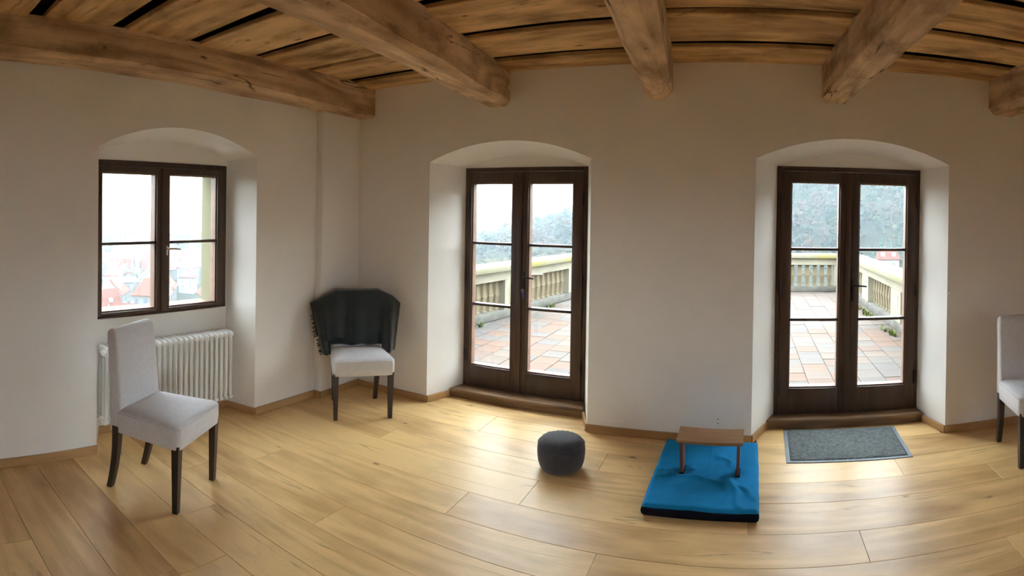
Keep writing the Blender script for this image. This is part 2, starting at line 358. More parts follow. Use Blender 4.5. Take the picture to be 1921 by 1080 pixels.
def wall_with_recesses(name, mp, s0, s1, H, ops, d_back, d_out, label):
    bm = bmesh.new()
    V = lambda s, d, z: bm.verts.new(mp(s, d, z))
    # inner face
    path = [(s0, 0.0)]
    for o in ops:
        path += [(o['s0'], 0.0)] + arc(o['s0'], o['s1'], o['zs'], o['za']) + [(o['s1'], 0.0)]
    path += [(s1, 0.0), (s1, H), (s0, H)]
    bm.faces.new([V(s, 0, z) for s, z in path])
    for o in ops:
        fr = [(o['s0'], 0.0)] + arc(o['s0'], o['s1'], o['zs'], o['za']) + [(o['s1'], 0.0)]
        bk = [(o['b0'], 0.0)] + arc(o['b0'], o['b1'], o['bzs'], o['bza']) + [(o['b1'], 0.0)]
        # reveals and soffit
        A = [V(s, 0, z) for s, z in fr]; B = [V(s, d_back, z) for s, z in bk]
        for i in range(len(A) - 1):
            bm.faces.new((A[i], A[i + 1], B[i + 1], B[i]))
        # back of the recess round the opening
        z0 = o['rz0']
        bm.faces.new([V(s, d_back, z) for s, z in [(o['b0'], 0.0)] + arc(o['b0'], o['b1'], o['bzs'], o['bza']) + [(o['b1'], 0.0), (o['r1'], 0.0), (o['r1'], o['rz1']), (o['r0'], o['rz1']), (o['r0'], 0.0)]])
        if z0 > 0.01:
            bm.faces.new([V(s, d_back, z) for s, z in [(o['r0'], 0), (o['r1'], 0), (o['r1'], z0), (o['r0'], z0)]])
        # outer reveal
        rc = [(o['r0'], z0 if z0 > 0.01 else ZT - 0.2), (o['r0'], o['rz1']), (o['r1'], o['rz1']), (o['r1'], z0 if z0 > 0.01 else ZT - 0.2)]
        e = o.get('flare', 0.0); d_in = d_back
        if 'outer' in o:      # outer masonry stands proud of the frame all round
            a0, a1, c0, c1 = o['outer']; d_in = d_back + 0.075
            r4 = [(a0, c0), (a0, c1), (a1, c1), (a1, c0)]
            for i in range(4):
                j = (i + 1) % 4
                f = bm.faces.new([V(rc[i][0], d_back, rc[i][1]), V(rc[j][0], d_back, rc[j][1]), V(rc[j][0], d_in, rc[j][1]), V(rc[i][0], d_in, rc[i][1])]); f.material_index = 1
                f = bm.faces.new([V(rc[i][0], d_in, rc[i][1]), V(rc[j][0], d_in, rc[j][1]), V(r4[j][0], d_in, r4[j][1]), V(r4[i][0], d_in, r4[i][1])]); f.material_index = 1
            rc = r4; o = o; z_ = c0
        rq = [(rc[0][0] - e, rc[0][1]), (rc[1][0] - e, rc[1][1] + e), (rc[2][0] + e, rc[2][1] + e), (rc[3][0] + e, rc[3][1])]
        n = 4 if z0 > 0.01 else 3
        for i in range(n):
            j = (i + 1) % 4
            f = bm.faces.new([V(rc[i][0], d_in, rc[i][1]), V(rc[j][0], d_in, rc[j][1]), V(rq[j][0], d_out, rq[j][1]), V(rq[i][0], d_out, rq[i][1])])
            f.material_index = 1
        o['_rq'] = rq
    # facade
    zb = -3.0
    path = [(s0 - 0.5, zb)]
    for o in ops:
        rq = o['_rq']; zlow = rq[0][1]
        path += [(rq[0][0], zb), rq[0][:1] + (rq[1][1],), (rq[2][0], rq[2][1]), (rq[3][0], zb)]
    path += [(s1 + 0.5, zb), (s1 + 0.5, H + 0.8), (s0 - 0.5, H + 0.8)]
    f = bm.faces.new([V(s, d_out, z) for s, z in path]); f.material_index = 1
    for o in ops:
        rq = o['_rq']
        f = bm.faces.new([V(rq[0][0], d_out, zb), V(rq[3][0], d_out, zb), V(rq[3][0], d_out, rq[3][1]), V(rq[0][0], d_out, rq[0][1])]); f.material_index = 1
    me = bpy.data.meshes.new(name); bm.to_mesh(me); bm.free()
    o = link(name, me, [M['plaster'], M['facade']])
    tag(o, label, 'wall', kind='structure')
    return o

D1 = dict(s0=-2.532, s1=-1.143, zs=2.015, za=2.165, b0=-2.405, b1=-1.285, bzs=1.995, bza=2.095, r0=-2.40, r1=-1.29, rz0=0.0, rz1=1.99)
D2 = dict(s0=0.052, s1=1.487, zs=2.018, za=2.178, b0=0.228, b1=1.385, bzs=2.01, bza=2.112, r0=0.233, r1=1.38, rz0=0.0, rz1=2.005)
W1 = dict(s0=1.505, s1=2.837, zs=2.01, za=2.172, b0=1.57, b1=2.763, bzs=1.99, bza=2.10, r0=1.575, r1=2.745, rz0=0.82, rz1=1.945, outer=(1.62, 2.665, 0.86, 1.90))
YB, YO = 0.414, 0.52
wall_n = wall_with_recesses('wall_north', lambda s, d, z: (s, DN + d, z), -DW, XE, 2.95, [D1, D2], YB, YO, 'long warm white plaster wall with two deep arched terrace doorways')
XB, XO = 0.284, 0.50
wall_w = wall_with_recesses('wall_west', lambda s, d, z: (-DW - d, s, z), YS, DN, 2.95, [W1], XB, XO, 'warm white plaster wall with arched window niche and radiator')
# east and south walls, out of the picture, the east one with windows added for daylight
def tall(a, b): return dict(s0=a - 0.1, s1=b + 0.1, zs=2.38, za=2.50, b0=a, b1=b, bzs=2.34, bza=2.44, r0=a + 0.02, r1=b - 0.02, rz0=0.12, rz1=2.30)
EO = [tall(*q) for q in E_FILL_WIN]
SO = [tall(*q) for q in S_WIN]
wall_e = wall_with_recesses('wall_east', lambda s, d, z: (XE + d, s, z), YS, DN, 2.95, EO, 0.3, 0.42, 'unseen plaster wall with tall windows added for daylight, facing the arched window niche')
M_keep = M['plaster']; M['plaster'] = M['panel']
wall_s = wall_with_recesses('wall_south', lambda s, d, z: (s, YS - d, z), -DW, XE, 2.95, SO, 0.3, 0.42, 'unseen wall opposite the terrace doors, dark panelling added to cut bounced light')
M['plaster'] = M_keep
o = box('wall_corner', (-DW - 0.01, 3.505, 0), (-3.283, DN + 0.005, 2.60), M['plaster'], bevel=0.012, seg=3); tag(o, 'shallow plaster pier in the corner behind the blanket chair', 'wall', kind='structure')

# ------------------------------------------------------------------ floor of wide oak planks
fl = box('floor', (-DW - 0.55, YS - 0.1, -0.12), (XE + 0.3, DN + YO, -0.021), M['slab'])
tag(fl, 'wide plank oak floor with glossy finish', 'floor', kind='structure')
rows = [4.30, 4.019, 3.683, 3.412, 3.172, 2.862, 2.588, 2.333, 2.078, 1.825, 1.592]
while rows[-1] > YS + 0.1: rows.append(rows[-1] - random.choice((0.25, 0.26, 0.28)))
known = {2: [-0.9, 1.0], 3: [-2.4, -0.35, 1.57], 4: [-1.2, 0.03, 2.2], 5: [-1.51, 0.60, 2.7], 6: [-2.75, -0.68, 1.3], 7: [-1.985, 0.2, 2.0], 8: [-2.9, -0.95, 1.1], 9: [-2.465, -0.4, 1.6]}
for i in range(len(rows) - 1):
    y1, y0 = rows[i], rows[i + 1]
    if i == 0:
        spans = [(-2.51, -1.17), (0.09, 1.46)]
    else:
        js = known.get(i)
        if js is None:
            js = []; x = -DW + random.uniform(0.6, 2.0)
            while x < XE - 0.4:
                js.append(x); x += random.uniform(1.7, 2.3)
        xl = -DW - (XB if (y0 < 2.80 and y1 > 1.55) else 0.0)
        xs = [xl] + js + [XE]
        spans = list(zip(xs, xs[1:]))
    for a, b in spans:
        g = 0.0008
        bm = bmesh.new(); w = (b - a) / 2 - g; h = (y1 - y0) / 2 - g
        bm_box(bm, (-w, -h, -0.02), (w, h, 0.0), 0.0012, 1)
        from_bm('floor_plank', bm, M['oak'], fl, loc=((a + b) / 2, (y0 + y1) / 2, random.uniform(-0.0006, 0.0)))

# ------------------------------------------------------------------ ceiling: overlapping boards on hewn beams
ce = box('ceiling', (-DW - 0.5, YS - 0.3, HC + 0.095), (XE + 0.5, DN + 0.5, HC + 0.25), M['gap_shade_board'])
tag(ce, 'old timber ceiling of overlapping boards on hewn beams', 'ceiling', kind='structure')
def beam_axis(x_end, skew):                    # centre x at the north wall, drift per metre towards the south
    return lambda y: x_end + skew * (DN - y)
BEAMS = [(-3.245, 0.25, 0.012, 0.018), (-1.925, 0.232, 0.105, 0.004), (-0.652, 0.212, 0.092, 0.0), (0.612, 0.20, 0.045, 0.0), (1.93, 0.25, 0.03, 0.0), (3.25, 0.24, 0.03, 0.0), (4.48, 0.22, 0.0, 0.0)]
for bi, (xc, w, sk, rise) in enumerate(BEAMS):
    ax = beam_axis(xc, sk)
    y_a, y_b = (DN + 0.06, YS - 0.06)
    n = 70; secs = []
    rnd = random.Random(bi * 11 + 3)
    ch0 = 0.030 + 0.012 * (bi % 3)
    for i in range(n + 1):
        y = y_a + (y_b - y_a) * i / n
        x = ax(y); zb = HB + rise * (DN - y) + 0.006 * noise.noise(Vector((bi * 7.1, y * 0.8, 0))); zt = HC + 0.012
        c1 = max(0.008, ch0 + 0.024 * noise.noise(Vector((bi * 3.3, y * 1.7, 5)))); c2 = max(0.008, ch0 + 0.024 * noise.noise(Vector((bi * 5.3, y * 1.9, 9))))
        hw = w / 2
        prof = [(-hw, zt), (-hw, (zt + zb) / 2), (-hw, zb + c1), (-hw + c1, zb), (0.0, zb), (hw - c2, zb), (hw, zb + c2), (hw, (zt + zb) / 2), (hw, zt)]
        loop = []
        for k, (px, pz) in enumerate(prof):
            j = 0.007 * noise.noise(Vector((bi * 13.7 + k * 2.2, y * 3.1, k * 1.7)))
            loop.append((x + px + j, y, pz + (0.006 * noise.noise(Vector((k * 4.1, y * 2.7, bi * 2.0))) if 1 < k < 7 else 0)))
        secs.append(loop)
    bm = bmesh.new(); bm_loft(bm, secs)
    from_bm('ceiling_beam', bm, M['beam'], ce, smooth=True, auto=0.45)
lane = [[3.72, 3.62, 3.20, 3.10, 2.66, 2.56, 2.12, 2.02, 1.57, 1.47], [3.72, 3.60, 3.15, 3.015, 2.56, 2.44], [3.645, 3.515, 3.035, 2.92, 2.46, 2.34],
        [3.66, 3.54, 3.16, 3.02, 2.60, 2.47], [3.65, 3.52, 3.05, 2.93], [3.65, 3.53, 3.06, 2.94]]
for bi in range(len(BEAMS) - 1):
    rnd = random.Random(90 + bi)
    e = list(lane[bi])
    while e[-1] > YS + 0.3:
        wb = rnd.uniform(0.42, 0.47); e += [e[-1] - wb, e[-1] - wb - rnd.uniform(0.10, 0.13)]
    edges = [DN + 0.04] + e
    for k in range(0, len(edges) - 1, 2):
        ya, yb = edges[k], edges[k + 1]
        ym = (ya + yb) / 2
        xa = beam_axis(BEAMS[bi][0], BEAMS[bi][2])(ym) - (0.12 if bi == 0 else 0.0); xb = beam_axis(BEAMS[bi + 1][0], BEAMS[bi + 1][2])(ym)
        bm = bmesh.new(); n = 14; L = xb - xa; hw = (ya - yb) / 2; secs = []
        sd = rnd.uniform(0, 100)
        for i in range(n + 1):
            x = -L / 2 + L * i / n
            j1 = 0.006 * noise.noise(Vector((x * 2.1, sd, 0))); j2 = 0.006 * noise.noise(Vector((x * 2.3, sd, 7)))
            dz = 0.003 * noise.noise(Vector((x, sd, 3)))
            secs.append([(x, hw + j1, 0.030), (x, hw + j1, 0.006 + dz), (x, hw - 0.006 + j1, dz), (x, -hw + 0.006 + j2, dz), (x, -hw + j2, 0.006 + dz), (x, -hw + j2, 0.030)])
        bm_loft(bm, secs)
        from_bm('ceiling_board', bm, M['board'], ce, smooth=True, auto=0.4, loc=((xa + xb) / 2, ym, HC + rnd.uniform(-0.006, 0.006)))

# ------------------------------------------------------------------ skirting
def skirting(name, segs, label):
    r = empty(name); tag(r, label, 'baseboard', kind='structure')
    for (ax, ay), (bx, by) in segs:
        a = Vector((ax, ay, 0)); b = Vector((bx, by, 0)); d = b - a; L = d.length
        bm = bmesh.new(); bm_box(bm, (-L / 2, -0.013, 0), (L / 2, 0.004, 0.055), 0.002, 1)
        p = from_bm('skirting_piece', bm, M['oak_trim'], r, loc=(a + b) / 2)
        p.rotation_euler = (0, 0, math.atan2(d.y, d.x))
    return r
# each run is drawn with the room on its right-hand side
skirting('baseboard_north', [((-3.283, DN), (-2.532, DN)), ((-1.143, DN), (0.052, DN)), ((1.487, DN), (XE, DN)),
    ((-2.532, DN), (-2.452, 4.245)), ((-1.24, 4.245), (-1.143, DN)), ((0.052, DN), (0.165, 4.275)), ((1.40, 4.275), (1.487, DN))], 'low light oak skirting along the doorway wall')
skirting('baseboard_west', [((-DW, YS), (-DW, 1.505)), ((-DW, 2.837), (-DW, 3.505)), ((-DW - XB + 0.002, 1.57), (-DW - XB + 0.002, 2.763)), ((-DW - XB, 2.763), (-DW, 2.837)),
    ((-DW, 3.505), (-3.283, 3.505)), ((-3.283, 3.505), (-3.283, DN))], 'low light oak skirting along the window wall')
skirting('baseboard_east', [((XE, DN), (XE, 3.0)), ((XE, YS + 0.0), (XE, YS))][:1], 'low oak skirting on the far right wall')

# ------------------------------------------------------------------ wooden door steps
def door_step(name, x0, x1, b0, b1, yf, h, label):
    r = empty(name); tag(r, label, 'step', kind='structure')
    def slab(nm, pts, z0, z1, bev):
        bm = bmesh.new()
        lo = [bm.verts.new((x, y, z0)) for x, y in pts]; hi = [bm.verts.new((x, y, z1)) for x, y in pts]
        bm.faces.new(lo[::-1]); bm.faces.new(hi)
        for i in range(4): bm.faces.new((lo[i], lo[(i + 1) % 4], hi[(i + 1) % 4], hi[i]))
        if bev: bmesh.ops.bevel(bm, geom=bm.edges[:], offset=bev, segments=2, affect='EDGES')
        return from_bm(nm, bm, M['step'], r, smooth=True, auto=0.6)
    ye = DN + YB + 0.03
    slab('riser', [(x0 + 0.008, yf), (x1 - 0.008, yf), (b1, ye), (b0, ye)], 0.0, h - 0.022, 0)
    slab('tread', [(x0, yf - 0.012), (x1, yf - 0.012), (b1, ye), (b0, ye)], h - 0.022, h, 0.006)
    return r
door_step('trim_1', -2.452, -1.240, -2.40, -1.285, 4.25, 0.072, 'brown wooden step below the terrace door nearest the window')
door_step('trim_2', 0.160, 1.402, 0.232, 1.382, 4.278, 0.068, 'dark wooden step behind the grey doormat')

# ================================================================== glazed doors and window (built along s, facing the room)
def glazed(name, mp, label, cat, s0, s1, z0, z1, mid, leafs, z_bars, jamb, head, sill, d0, glass_d, flush=0.03):
    """leafs: list of (l0, l1, g0, g1) ; z range of glass gz0, gz1 in z_bars ends"""
    r = empty(name); tag(r, label, cat, kind='structure')
    def pbox(nm, sa, sb, da, db, za, zb, mat, par, bev=0.004):
        bm = bmesh.new(); bm_box(bm, (sa, da, za), (sb, db, zb), bev, 2)
        for v in bm.verts: v.co = Vector(mp(v.co.x, v.co.y, v.co.z))
        return from_bm(nm, bm, mat, par, smooth=True, auto=0.6)
    T = 0.05
    bmf = bmesh.new()
    for a in ((s0, d0, z0, s0 + jamb[0], d0 + 0.075, z1), (s1 - jamb[1], d0, z0, s1, d0 + 0.075, z1), (s0 + jamb[0], d0, z1 - head, s1 - jamb[1], d0 + 0.075, z1)) + (((s0 + jamb[0], d0, z0, s1 - jamb[1], d0 + 0.075, z0 + sill),) if sill else ()):
        bm_box(bmf, a[:3], a[3:], 0.003, 1)
    for v in bmf.verts: v.co = Vector(mp(v.co.x, v.co.y, v.co.z))
    from_bm('frame', bmf, M['door'], r, smooth=True, auto=0.6)
    g0z, g1z = z_bars[0], z_bars[-1]
    leaves = []
    for li, (l0, l1, g0, g1) in enumerate(leafs):
        bm = bmesh.new()
        za, zb = z0 + sill + 0.004, z1 - head - 0.003
        da, db = d0 - 0.012, d0 + T - 0.012
        bm_box(bm, (l0, da, za), (g0, db, zb), 0.005, 2); bm_box(bm, (g1, da, za), (l1, db, zb), 0.005, 2)
        bm_box(bm, (g0, da, za), (g1, db, g0z), 0.005, 2); bm_box(bm, (g0, da, g1z), (g1, db, zb), 0.005, 2)
        for v in bm.verts: v.co = Vector(mp(v.co.x, v.co.y, v.co.z))
        leaf = from_bm('leaf', bm, M['door'], r, smooth=True, auto=0.6)
        leaves.append(leaf)
        # inner rebate round the glass, daylight put into its paler wood colour
        bm = bmesh.new(); q = 0.011
        for a in ((g0, g0 + q, g0z, g1z), (g1 - q, g1, g0z, g1z), (g0 + q, g1 - q, g0z, g0z + q), (g0 + q, g1 - q, g1z - q, g1z)):
            bm_box(bm, (a[0], da + 0.014, a[2]), (a[1], db + 0.03, a[3]), 0.002, 1)
        for v in bm.verts: v.co = Vector(mp(v.co.x, v.co.y, v.co.z))
        from_bm('glazing_bead', bm, M['sash_lit'], leaf)
        for zb_ in z_bars[1:-1]:
            pbox('glazing_bar', g0, g1, da + 0.004, db + 0.02, zb_ - 0.011, zb_ + 0.011, M['door'], leaf, 0.004)
        for za_, zb_ in zip(z_bars, z_bars[1:]):
            pbox('pane', g0 + 0.002, g1 - 0.002, glass_d, glass_d + 0.003, za_ + 0.003, zb_ - 0.003, M['glass'], leaf, 0)
    # cover strip on the meeting stiles
    pbox('meeting_strip', mid - 0.022, mid + 0.022, d0 - 0.026, d0 - 0.010, z0 + sill + 0.01, z1 - head - 0.008, M['door'], leaves[0], 0.006)
    return r, leaves, pbox

mpN = lambda s, d, z: (s, DN + d, z)
mpW = lambda s, d, z: (-DW - d, s, z)
dr1, lv1, pb1 = glazed('door_1', mpN, 'dark brown glazed double door with blue key tag, beside the blanket chair', 'door', -2.405, -1.285, 0.07, 1.99, -1.872,
    [(-2.372, -1.872, -2.336, -1.946), (-1.872, -1.318, -1.80, -1.403)], [0.257, 0.796, 1.332, 1.858], (0.034, 0.034), 0.036, 0.0, YB - 0.012, YB + 0.022)
dr2, lv2, pb2 = glazed('door_2', mpN, 'dark brown glazed double door behind the grey doormat', 'door', 0.228, 1.385, 0.066, 2.005, 0.792,
    [(0.262, 0.792, 0.337, 0.727), (0.792, 1.352, 0.879, 1.277)], [0.27, 0.805, 1.357, 1.886], (0.034, 0.034), 0.036, 0.0, YB - 0.012, YB + 0.022)
wn1, lvw, pbw = glazed('window_1', mpW, 'dark brown two-leaf window above the white radiator', 'window', 1.572, 2.748, 0.818, 1.948, 2.155,
    [(1.607, 2.155, 1.65, 2.098), (2.155, 2.713, 2.208, 2.652)], [0.862, 1.352, 1.862], (0.036, 0.036), 0.04, 0.014, XB - 0.012, XB + 0.022)

def lever(leaf, mp, s, z, d, dirn, mat, plate=True, plate_h=0.17):
    bm = bmesh.new()
    if plate: bm_box(bm, (s - 0.014, d - 0.006, z - plate_h * 0.72), (s + 0.014, d, z + plate_h * 0.28), 0.004, 2)
    bm_tube(bm, [(s, d, z), (s, d - 0.03, z)], 0.008, 10)
    bm_tube(bm, [(s, d - 0.03, z), (s + dirn * 0.02, d - 0.04, z + 0.001), (s + dirn * 0.06, d - 0.042, z), (s + dirn * 0.105, d - 0.038, z - 0.006)], [0.009, 0.0085, 0.008, 0.0065], 10)
    for v in bm.verts: v.co = Vector(mp(v.co.x, v.co.y, v.co.z))
    return from_bm('handle', bm, mat, leaf, smooth=True, auto=0.7)
lever(lv1[1], mpN, -1.832, 1.062, YB - 0.024, 1, M['iron'])
lever(lv2[1], mpN, 0.835, 1.075, YB - 0.024, 1, M['iron'])
lever(lvw[1], mpW, 2.178, 1.305, XB - 0.024, 1, M['brass'], plate_h=0.07)
# outer pull on door 1 seen through the glass
bm = bmesh.new(); bm_tube(bm, [mpN(-1.80, YB + 0.03, 1.07), mpN(-1.80, YB + 0.075, 1.075), mpN(-1.70, YB + 0.085, 1.08)], 0.007, 8); from_bm('handle', bm, M['brass'], lv1[1], smooth=True)
def hinges(leaf, mp, s, zs, d):
    for z in zs:
        bm = bmesh.new(); bm_tube(bm, [(s, d - 0.008, z - 0.055), (s, d - 0.008, z + 0.055)], 0.008, 8)
        for v in bm.verts: v.co = Vector(mp(v.co.x, v.co.y, v.co.z))
        from_bm('hinge', bm, M['iron'], leaf, smooth=True, auto=0.7)
hinges(lv1[0], mpN, -2.372, (0.35, 1.05, 1.72), YB - 0.024); hinges(lv1[1], mpN, -1.318, (0.35, 1.05, 1.72), YB - 0.024)
hinges(lv2[0], mpN, 0.262, (0.28, 1.05, 1.75), YB - 0.024); hinges(lv2[1], mpN, 1.352, (0.33, 1.04, 1.75), YB - 0.024)
# unseen windows added to bring more daylight into the room
wi = 2
for ops, mp_, where in ((EO, lambda s, d, z: (XE + d, s, z), 'right of the picture'), (SO, lambda s, d, z: (s, YS - d, z), 'behind the viewer')):
    for k, o in enumerate(ops):
        m_ = (o['r0'] + o['r1']) / 2
        glazed('window_%d' % wi, mp_, 'unseen tall brown window added for daylight, %s in the wall %s' % (('farther from the doors', 'nearer to the doors')[k % 2], where), 'window', o['r0'], o['r1'], o['rz0'], o['rz1'], m_,
            [(o['r0'] + 0.03, m_, o['r0'] + 0.06, m_ - 0.04), (m_, o['r1'] - 0.03, m_ + 0.04, o['r1'] - 0.06)], [o['rz0'] + 0.05, 0.9, 1.6, o['rz1'] - 0.08], (0.03, 0.03), 0.035, 0.015, 0.29, 0.31)
        wi += 1

# blue key tag hanging from the lock of door 1
k = empty('key_tag', mpN(-1.832, YB - 0.03, 0.955)); tag(k, 'small blue key tag hanging from the lock of a terrace door', 'key tag')
bm = bmesh.new(); bm_box(bm, (-0.010, -0.006, -0.062), (0.010, -0.002, -0.012), 0.003, 2); from_bm('tag', bm, M['key_blue'], k, smooth=True, auto=0.7)
bm = bmesh.new(); bm_box(bm, (-0.003, -0.018, -0.002), (0.003, 0.004, 0.004), 0.001, 1); bm_tube(bm, [(0.012 * math.cos(a), -0.012, -0.006 + 0.012 * math.sin(a)) for a in [2 * PI * i / 12 for i in range(13)]], 0.0016, 6)
from_bm('key', bm, M['brass'], k)

# ================================================================== radiator in the window niche
def radiator():
    x0 = -DW - XB + 0.035
    pitch = 0.0462; n = 24; ys = 1.632; zb, zt = 0.112, 0.655; depth = 0.135
    r = empty('radiator', (x0, ys, 0)); tag(r, 'white column radiator on the niche wall below the window', 'radiator')
    bm = bmesh.new()
    for dx in (0.014, depth / 2, depth - 0.014):
        bm_tube(bm, [(dx, 0, zb + 0.02), (dx, 0, zt - 0.02)], 0.0125, 8, cap=False)
    # rounded top and bottom headers
    for z, sg in ((zt - 0.022, 1), (zb + 0.022, -1)):
        secs = []
        for i in range(9):
            t = i / 8; x = t * depth
            e = min(x, depth - x); rise = 0.022 * math.sin(min(1.0, e / 0.028 + 0.12) * PI / 2)
            w = 0.0165
            zc = z
            secs.append([(x, -w, zc - sg * 0.016), (x, w, zc - sg * 0.016), (x, w, zc + sg * rise * 0.7), (x, w * 0.5, zc + sg * rise), (x, -w * 0.5, zc + sg * rise), (x, -w, zc + sg * rise * 0.7)])
        bm_loft(bm, secs)
    bmesh.ops.recalc_face_normals(bm, faces=bm.faces[:])
    me = bpy.data.meshes.new('section'); bm.to_mesh(me); bm.free()
    for p in me.polygons: p.use_smooth = True
    try: me.set_sharp_from_angle(angle=0.7)
    except Exception: pass
    me.materials.append(M['enamel'])
    for i in range(n):
        s = bpy.data.objects.new('section', me); COL.objects.link(s); s.parent = r; s.location = (0, i * pitch, 0)
    bm = bmesh.new()
    for z in (zt - 0.04, zb + 0.04):
        bm_tube(bm, [(depth / 2, -0.02, z), (depth / 2, (n - 1) * pitch + 0.018, z)], 0.017, 10)
    from_bm('manifold', bm, M['enamel'], r, smooth=True, auto=0.8)
    bm = bmesh.new(); bm_tube(bm, [(depth / 2, -0.02, zt - 0.04), (depth / 2 + 0.05, -0.03, zt - 0.035), (depth + 0.03, -0.03, zt - 0.035)], 0.012, 8)
    bm_tube(bm, [(depth - 0.01, -0.03, zt - 0.035), (depth + 0.0, -0.03, zt - 0.035), (depth + 0.07, -0.03, zt - 0.035), (depth + 0.078, -0.03, zt - 0.035)], [0.02, 0.026, 0.024, 0.014], 16)
    from_bm('thermostat_valve', bm, M['white_plastic'], r, smooth=True, auto=0.7)
    bm = bmesh.new(); bm_tube(bm, [(depth / 2, -0.02, zb + 0.04), (depth / 2 - 0.01, -0.035, zb + 0.03), (depth / 2 - 0.02, -0.038, -0.0)], 0.009, 8); from_bm('pipe', bm, M['enamel'], r, smooth=True)
    for y in (0.18, 0.92): box('bracket', (-0.036, y - 0.012, zt - 0.10), (depth * 0.7, y + 0.012, zt - 0.075), M['enamel'], r, 0.002, 1)
    return r
radiator()

# ================================================================== dining chairs
def chair_parts(root):
    # seat block in its fitted cover; forward is +y
    def rounded(nm, fn, mat, par, cuts=6, bev=0.02, smooth=True):
        bm = bmesh.new(); bm_box(bm, (-1, -1, -1), (1, 1, 1), bev, 3)
        return bm
    bm = bmesh.new()
    nx, ny = 14, 14
    W_, Y0_, Y1_, ZB, ZT = 0.245, -0.175, 0.262, 0.338, 0.468
    taper = lambda y: 1.0 - 0.13 * (0.262 - y) / 0.47
    secs = []
    # cover as stacked loops: skirt, rounded shoulder, domed top
    def loop(inset, z, dome=0.0):
        pts = []
        n = 10; r = 0.035
        cx, cy0, cy1 = W_ - inset, Y0_ + inset, Y1_ - inset
        rr = max(0.006, r - inset * 0.2)
        for (sx, yc, a0) in ((1, cy1, 0), (-1, cy1, 90), (-1, cy0, 180), (1, cy0, 270)):
            x_c = sx * (cx - rr); y_c = yc - rr if a0 in (0, 90) else yc + rr
            for i in range(5):
                a = math.radians(a0 + 90 * i / 4)
                yy = y_c + rr * math.sin(a)
                pts.append(((x_c + rr * math.cos(a)) * taper(yy), yy, z))
        return pts
    prof = [(0.010, ZB), (0.004, ZB + 0.004), (0.0, ZB + 0.05), (0.0, ZT - 0.028), (0.003, ZT - 0.014), (0.011, ZT - 0.004), (0.03, ZT + 0.004), (0.08, ZT + 0.012), (0.15, ZT + 0.016), (0.20, ZT + 0.017)]
    for ins, z in prof: secs.append(loop(ins, z))
    bm_loft(bm, secs)
    seat = from_bm('seat', bm, M['grey_fabric'], root, smooth=True)
    bm = bmesh.new(); lp = loop(0.001, ZT - 0.018); bm_tube(bm, [Vector(p) for p in lp] + [Vector(lp[0])], 0.0028, 6, cap=False)
    from_bm('piping', bm, M['grey_fabric'], seat, smooth=True)
    # backrest: slightly reclined slab, curved in profile
    bm = bmesh.new(); secs = []
    zs = [0.338, 0.40, 0.48, 0.56, 0.64, 0.72, 0.79, 0.85, 0.892, 0.908, 0.916]
    for i, z in enumerate(zs):
        t = (z - 0.338) / 0.60
        yb = -0.180 - 0.010 * t - 0.036 * t * t          # centre line
        th = 0.042 - 0.007 * t; hw = 0.208 - 0.006 * t
        if z > 0.876:
            q = (z - 0.876) / 0.04; sh = 1 - math.sqrt(max(0, 1 - q * q)); th -= 0.030 * sh; hw -= 0.022 * sh
        rr = min(0.018, th * 0.8); lp = []
        for (sx, sy, a0) in ((1, 1, 0), (-1, 1, 90), (-1, -1, 180), (1, -1, 270)):
            for k in range(5):
                a = math.radians(a0 + 90 * k / 4)
                lp.append((sx * (hw - rr) + rr * math.cos(a), yb + sy * (th - rr) + rr * math.sin(a), z))
        secs.append(lp)
    bm_loft(bm, secs)
    from_bm('backrest', bm, M['grey_fabric'], root, smooth=True)
    for sx in (-1, 1):
        bm = bmesh.new(); secs = []
        for t in (0, 0.5, 1):
            x = sx * (0.214 - 0.002 * t); y = 0.232 - 0.004 * t; z = 0.36 * (1 - t); h = 0.022 - 0.007 * t
            secs.append([(x - h, y - h, z), (x + h, y - h, z), (x + h, y + h, z), (x - h, y + h, z)])
        bm_loft(bm, secs); from_bm('leg', bm, M['wenge'], root)
        bm = bmesh.new(); secs = []
        for i in range(8):
            t = i / 7
            x = sx * (0.188 - 0.012 * t); y = -0.178 - 0.056 * t * t; z = 0.37 * (1 - t); h = 0.022 - 0.006 * t
            secs.append([(x - h, y - h, z), (x + h, y - h, z), (x + h, y + h, z), (x - h, y + h, z)])
        bm_loft(bm, secs); from_bm('leg', bm, M['wenge'], root, smooth=True, auto=0.5)
GC = 'light grey upholstered dining chairs'
ch1 = empty('dining_chair', (-2.806, 1.668, 0), 0)
chair_parts(ch1)
def face(o, dx, dy): o.rotation_euler = (0, 0, math.atan2(dy, dx) - PI / 2)
face(ch1, 0.417, 0.215)
tag(ch1, 'light grey upholstered dining chair standing angled in front of the white radiator', 'chair', GC)
ch2 = copy_tree(ch1); ch2.location = (-2.880, 3.530, 0); face(ch2, 0.743, -0.67)
tag(ch2, 'grey dining chair in the room corner with a dark blanket over its back', 'chair', GC)
ch3 = copy_tree(ch1); ch3.location = (1.963, 3.475, 0); face(ch3, -0.05, -0.998)
tag(ch3, 'grey dining chair cut off by the right edge of the picture', 'chair', GC)

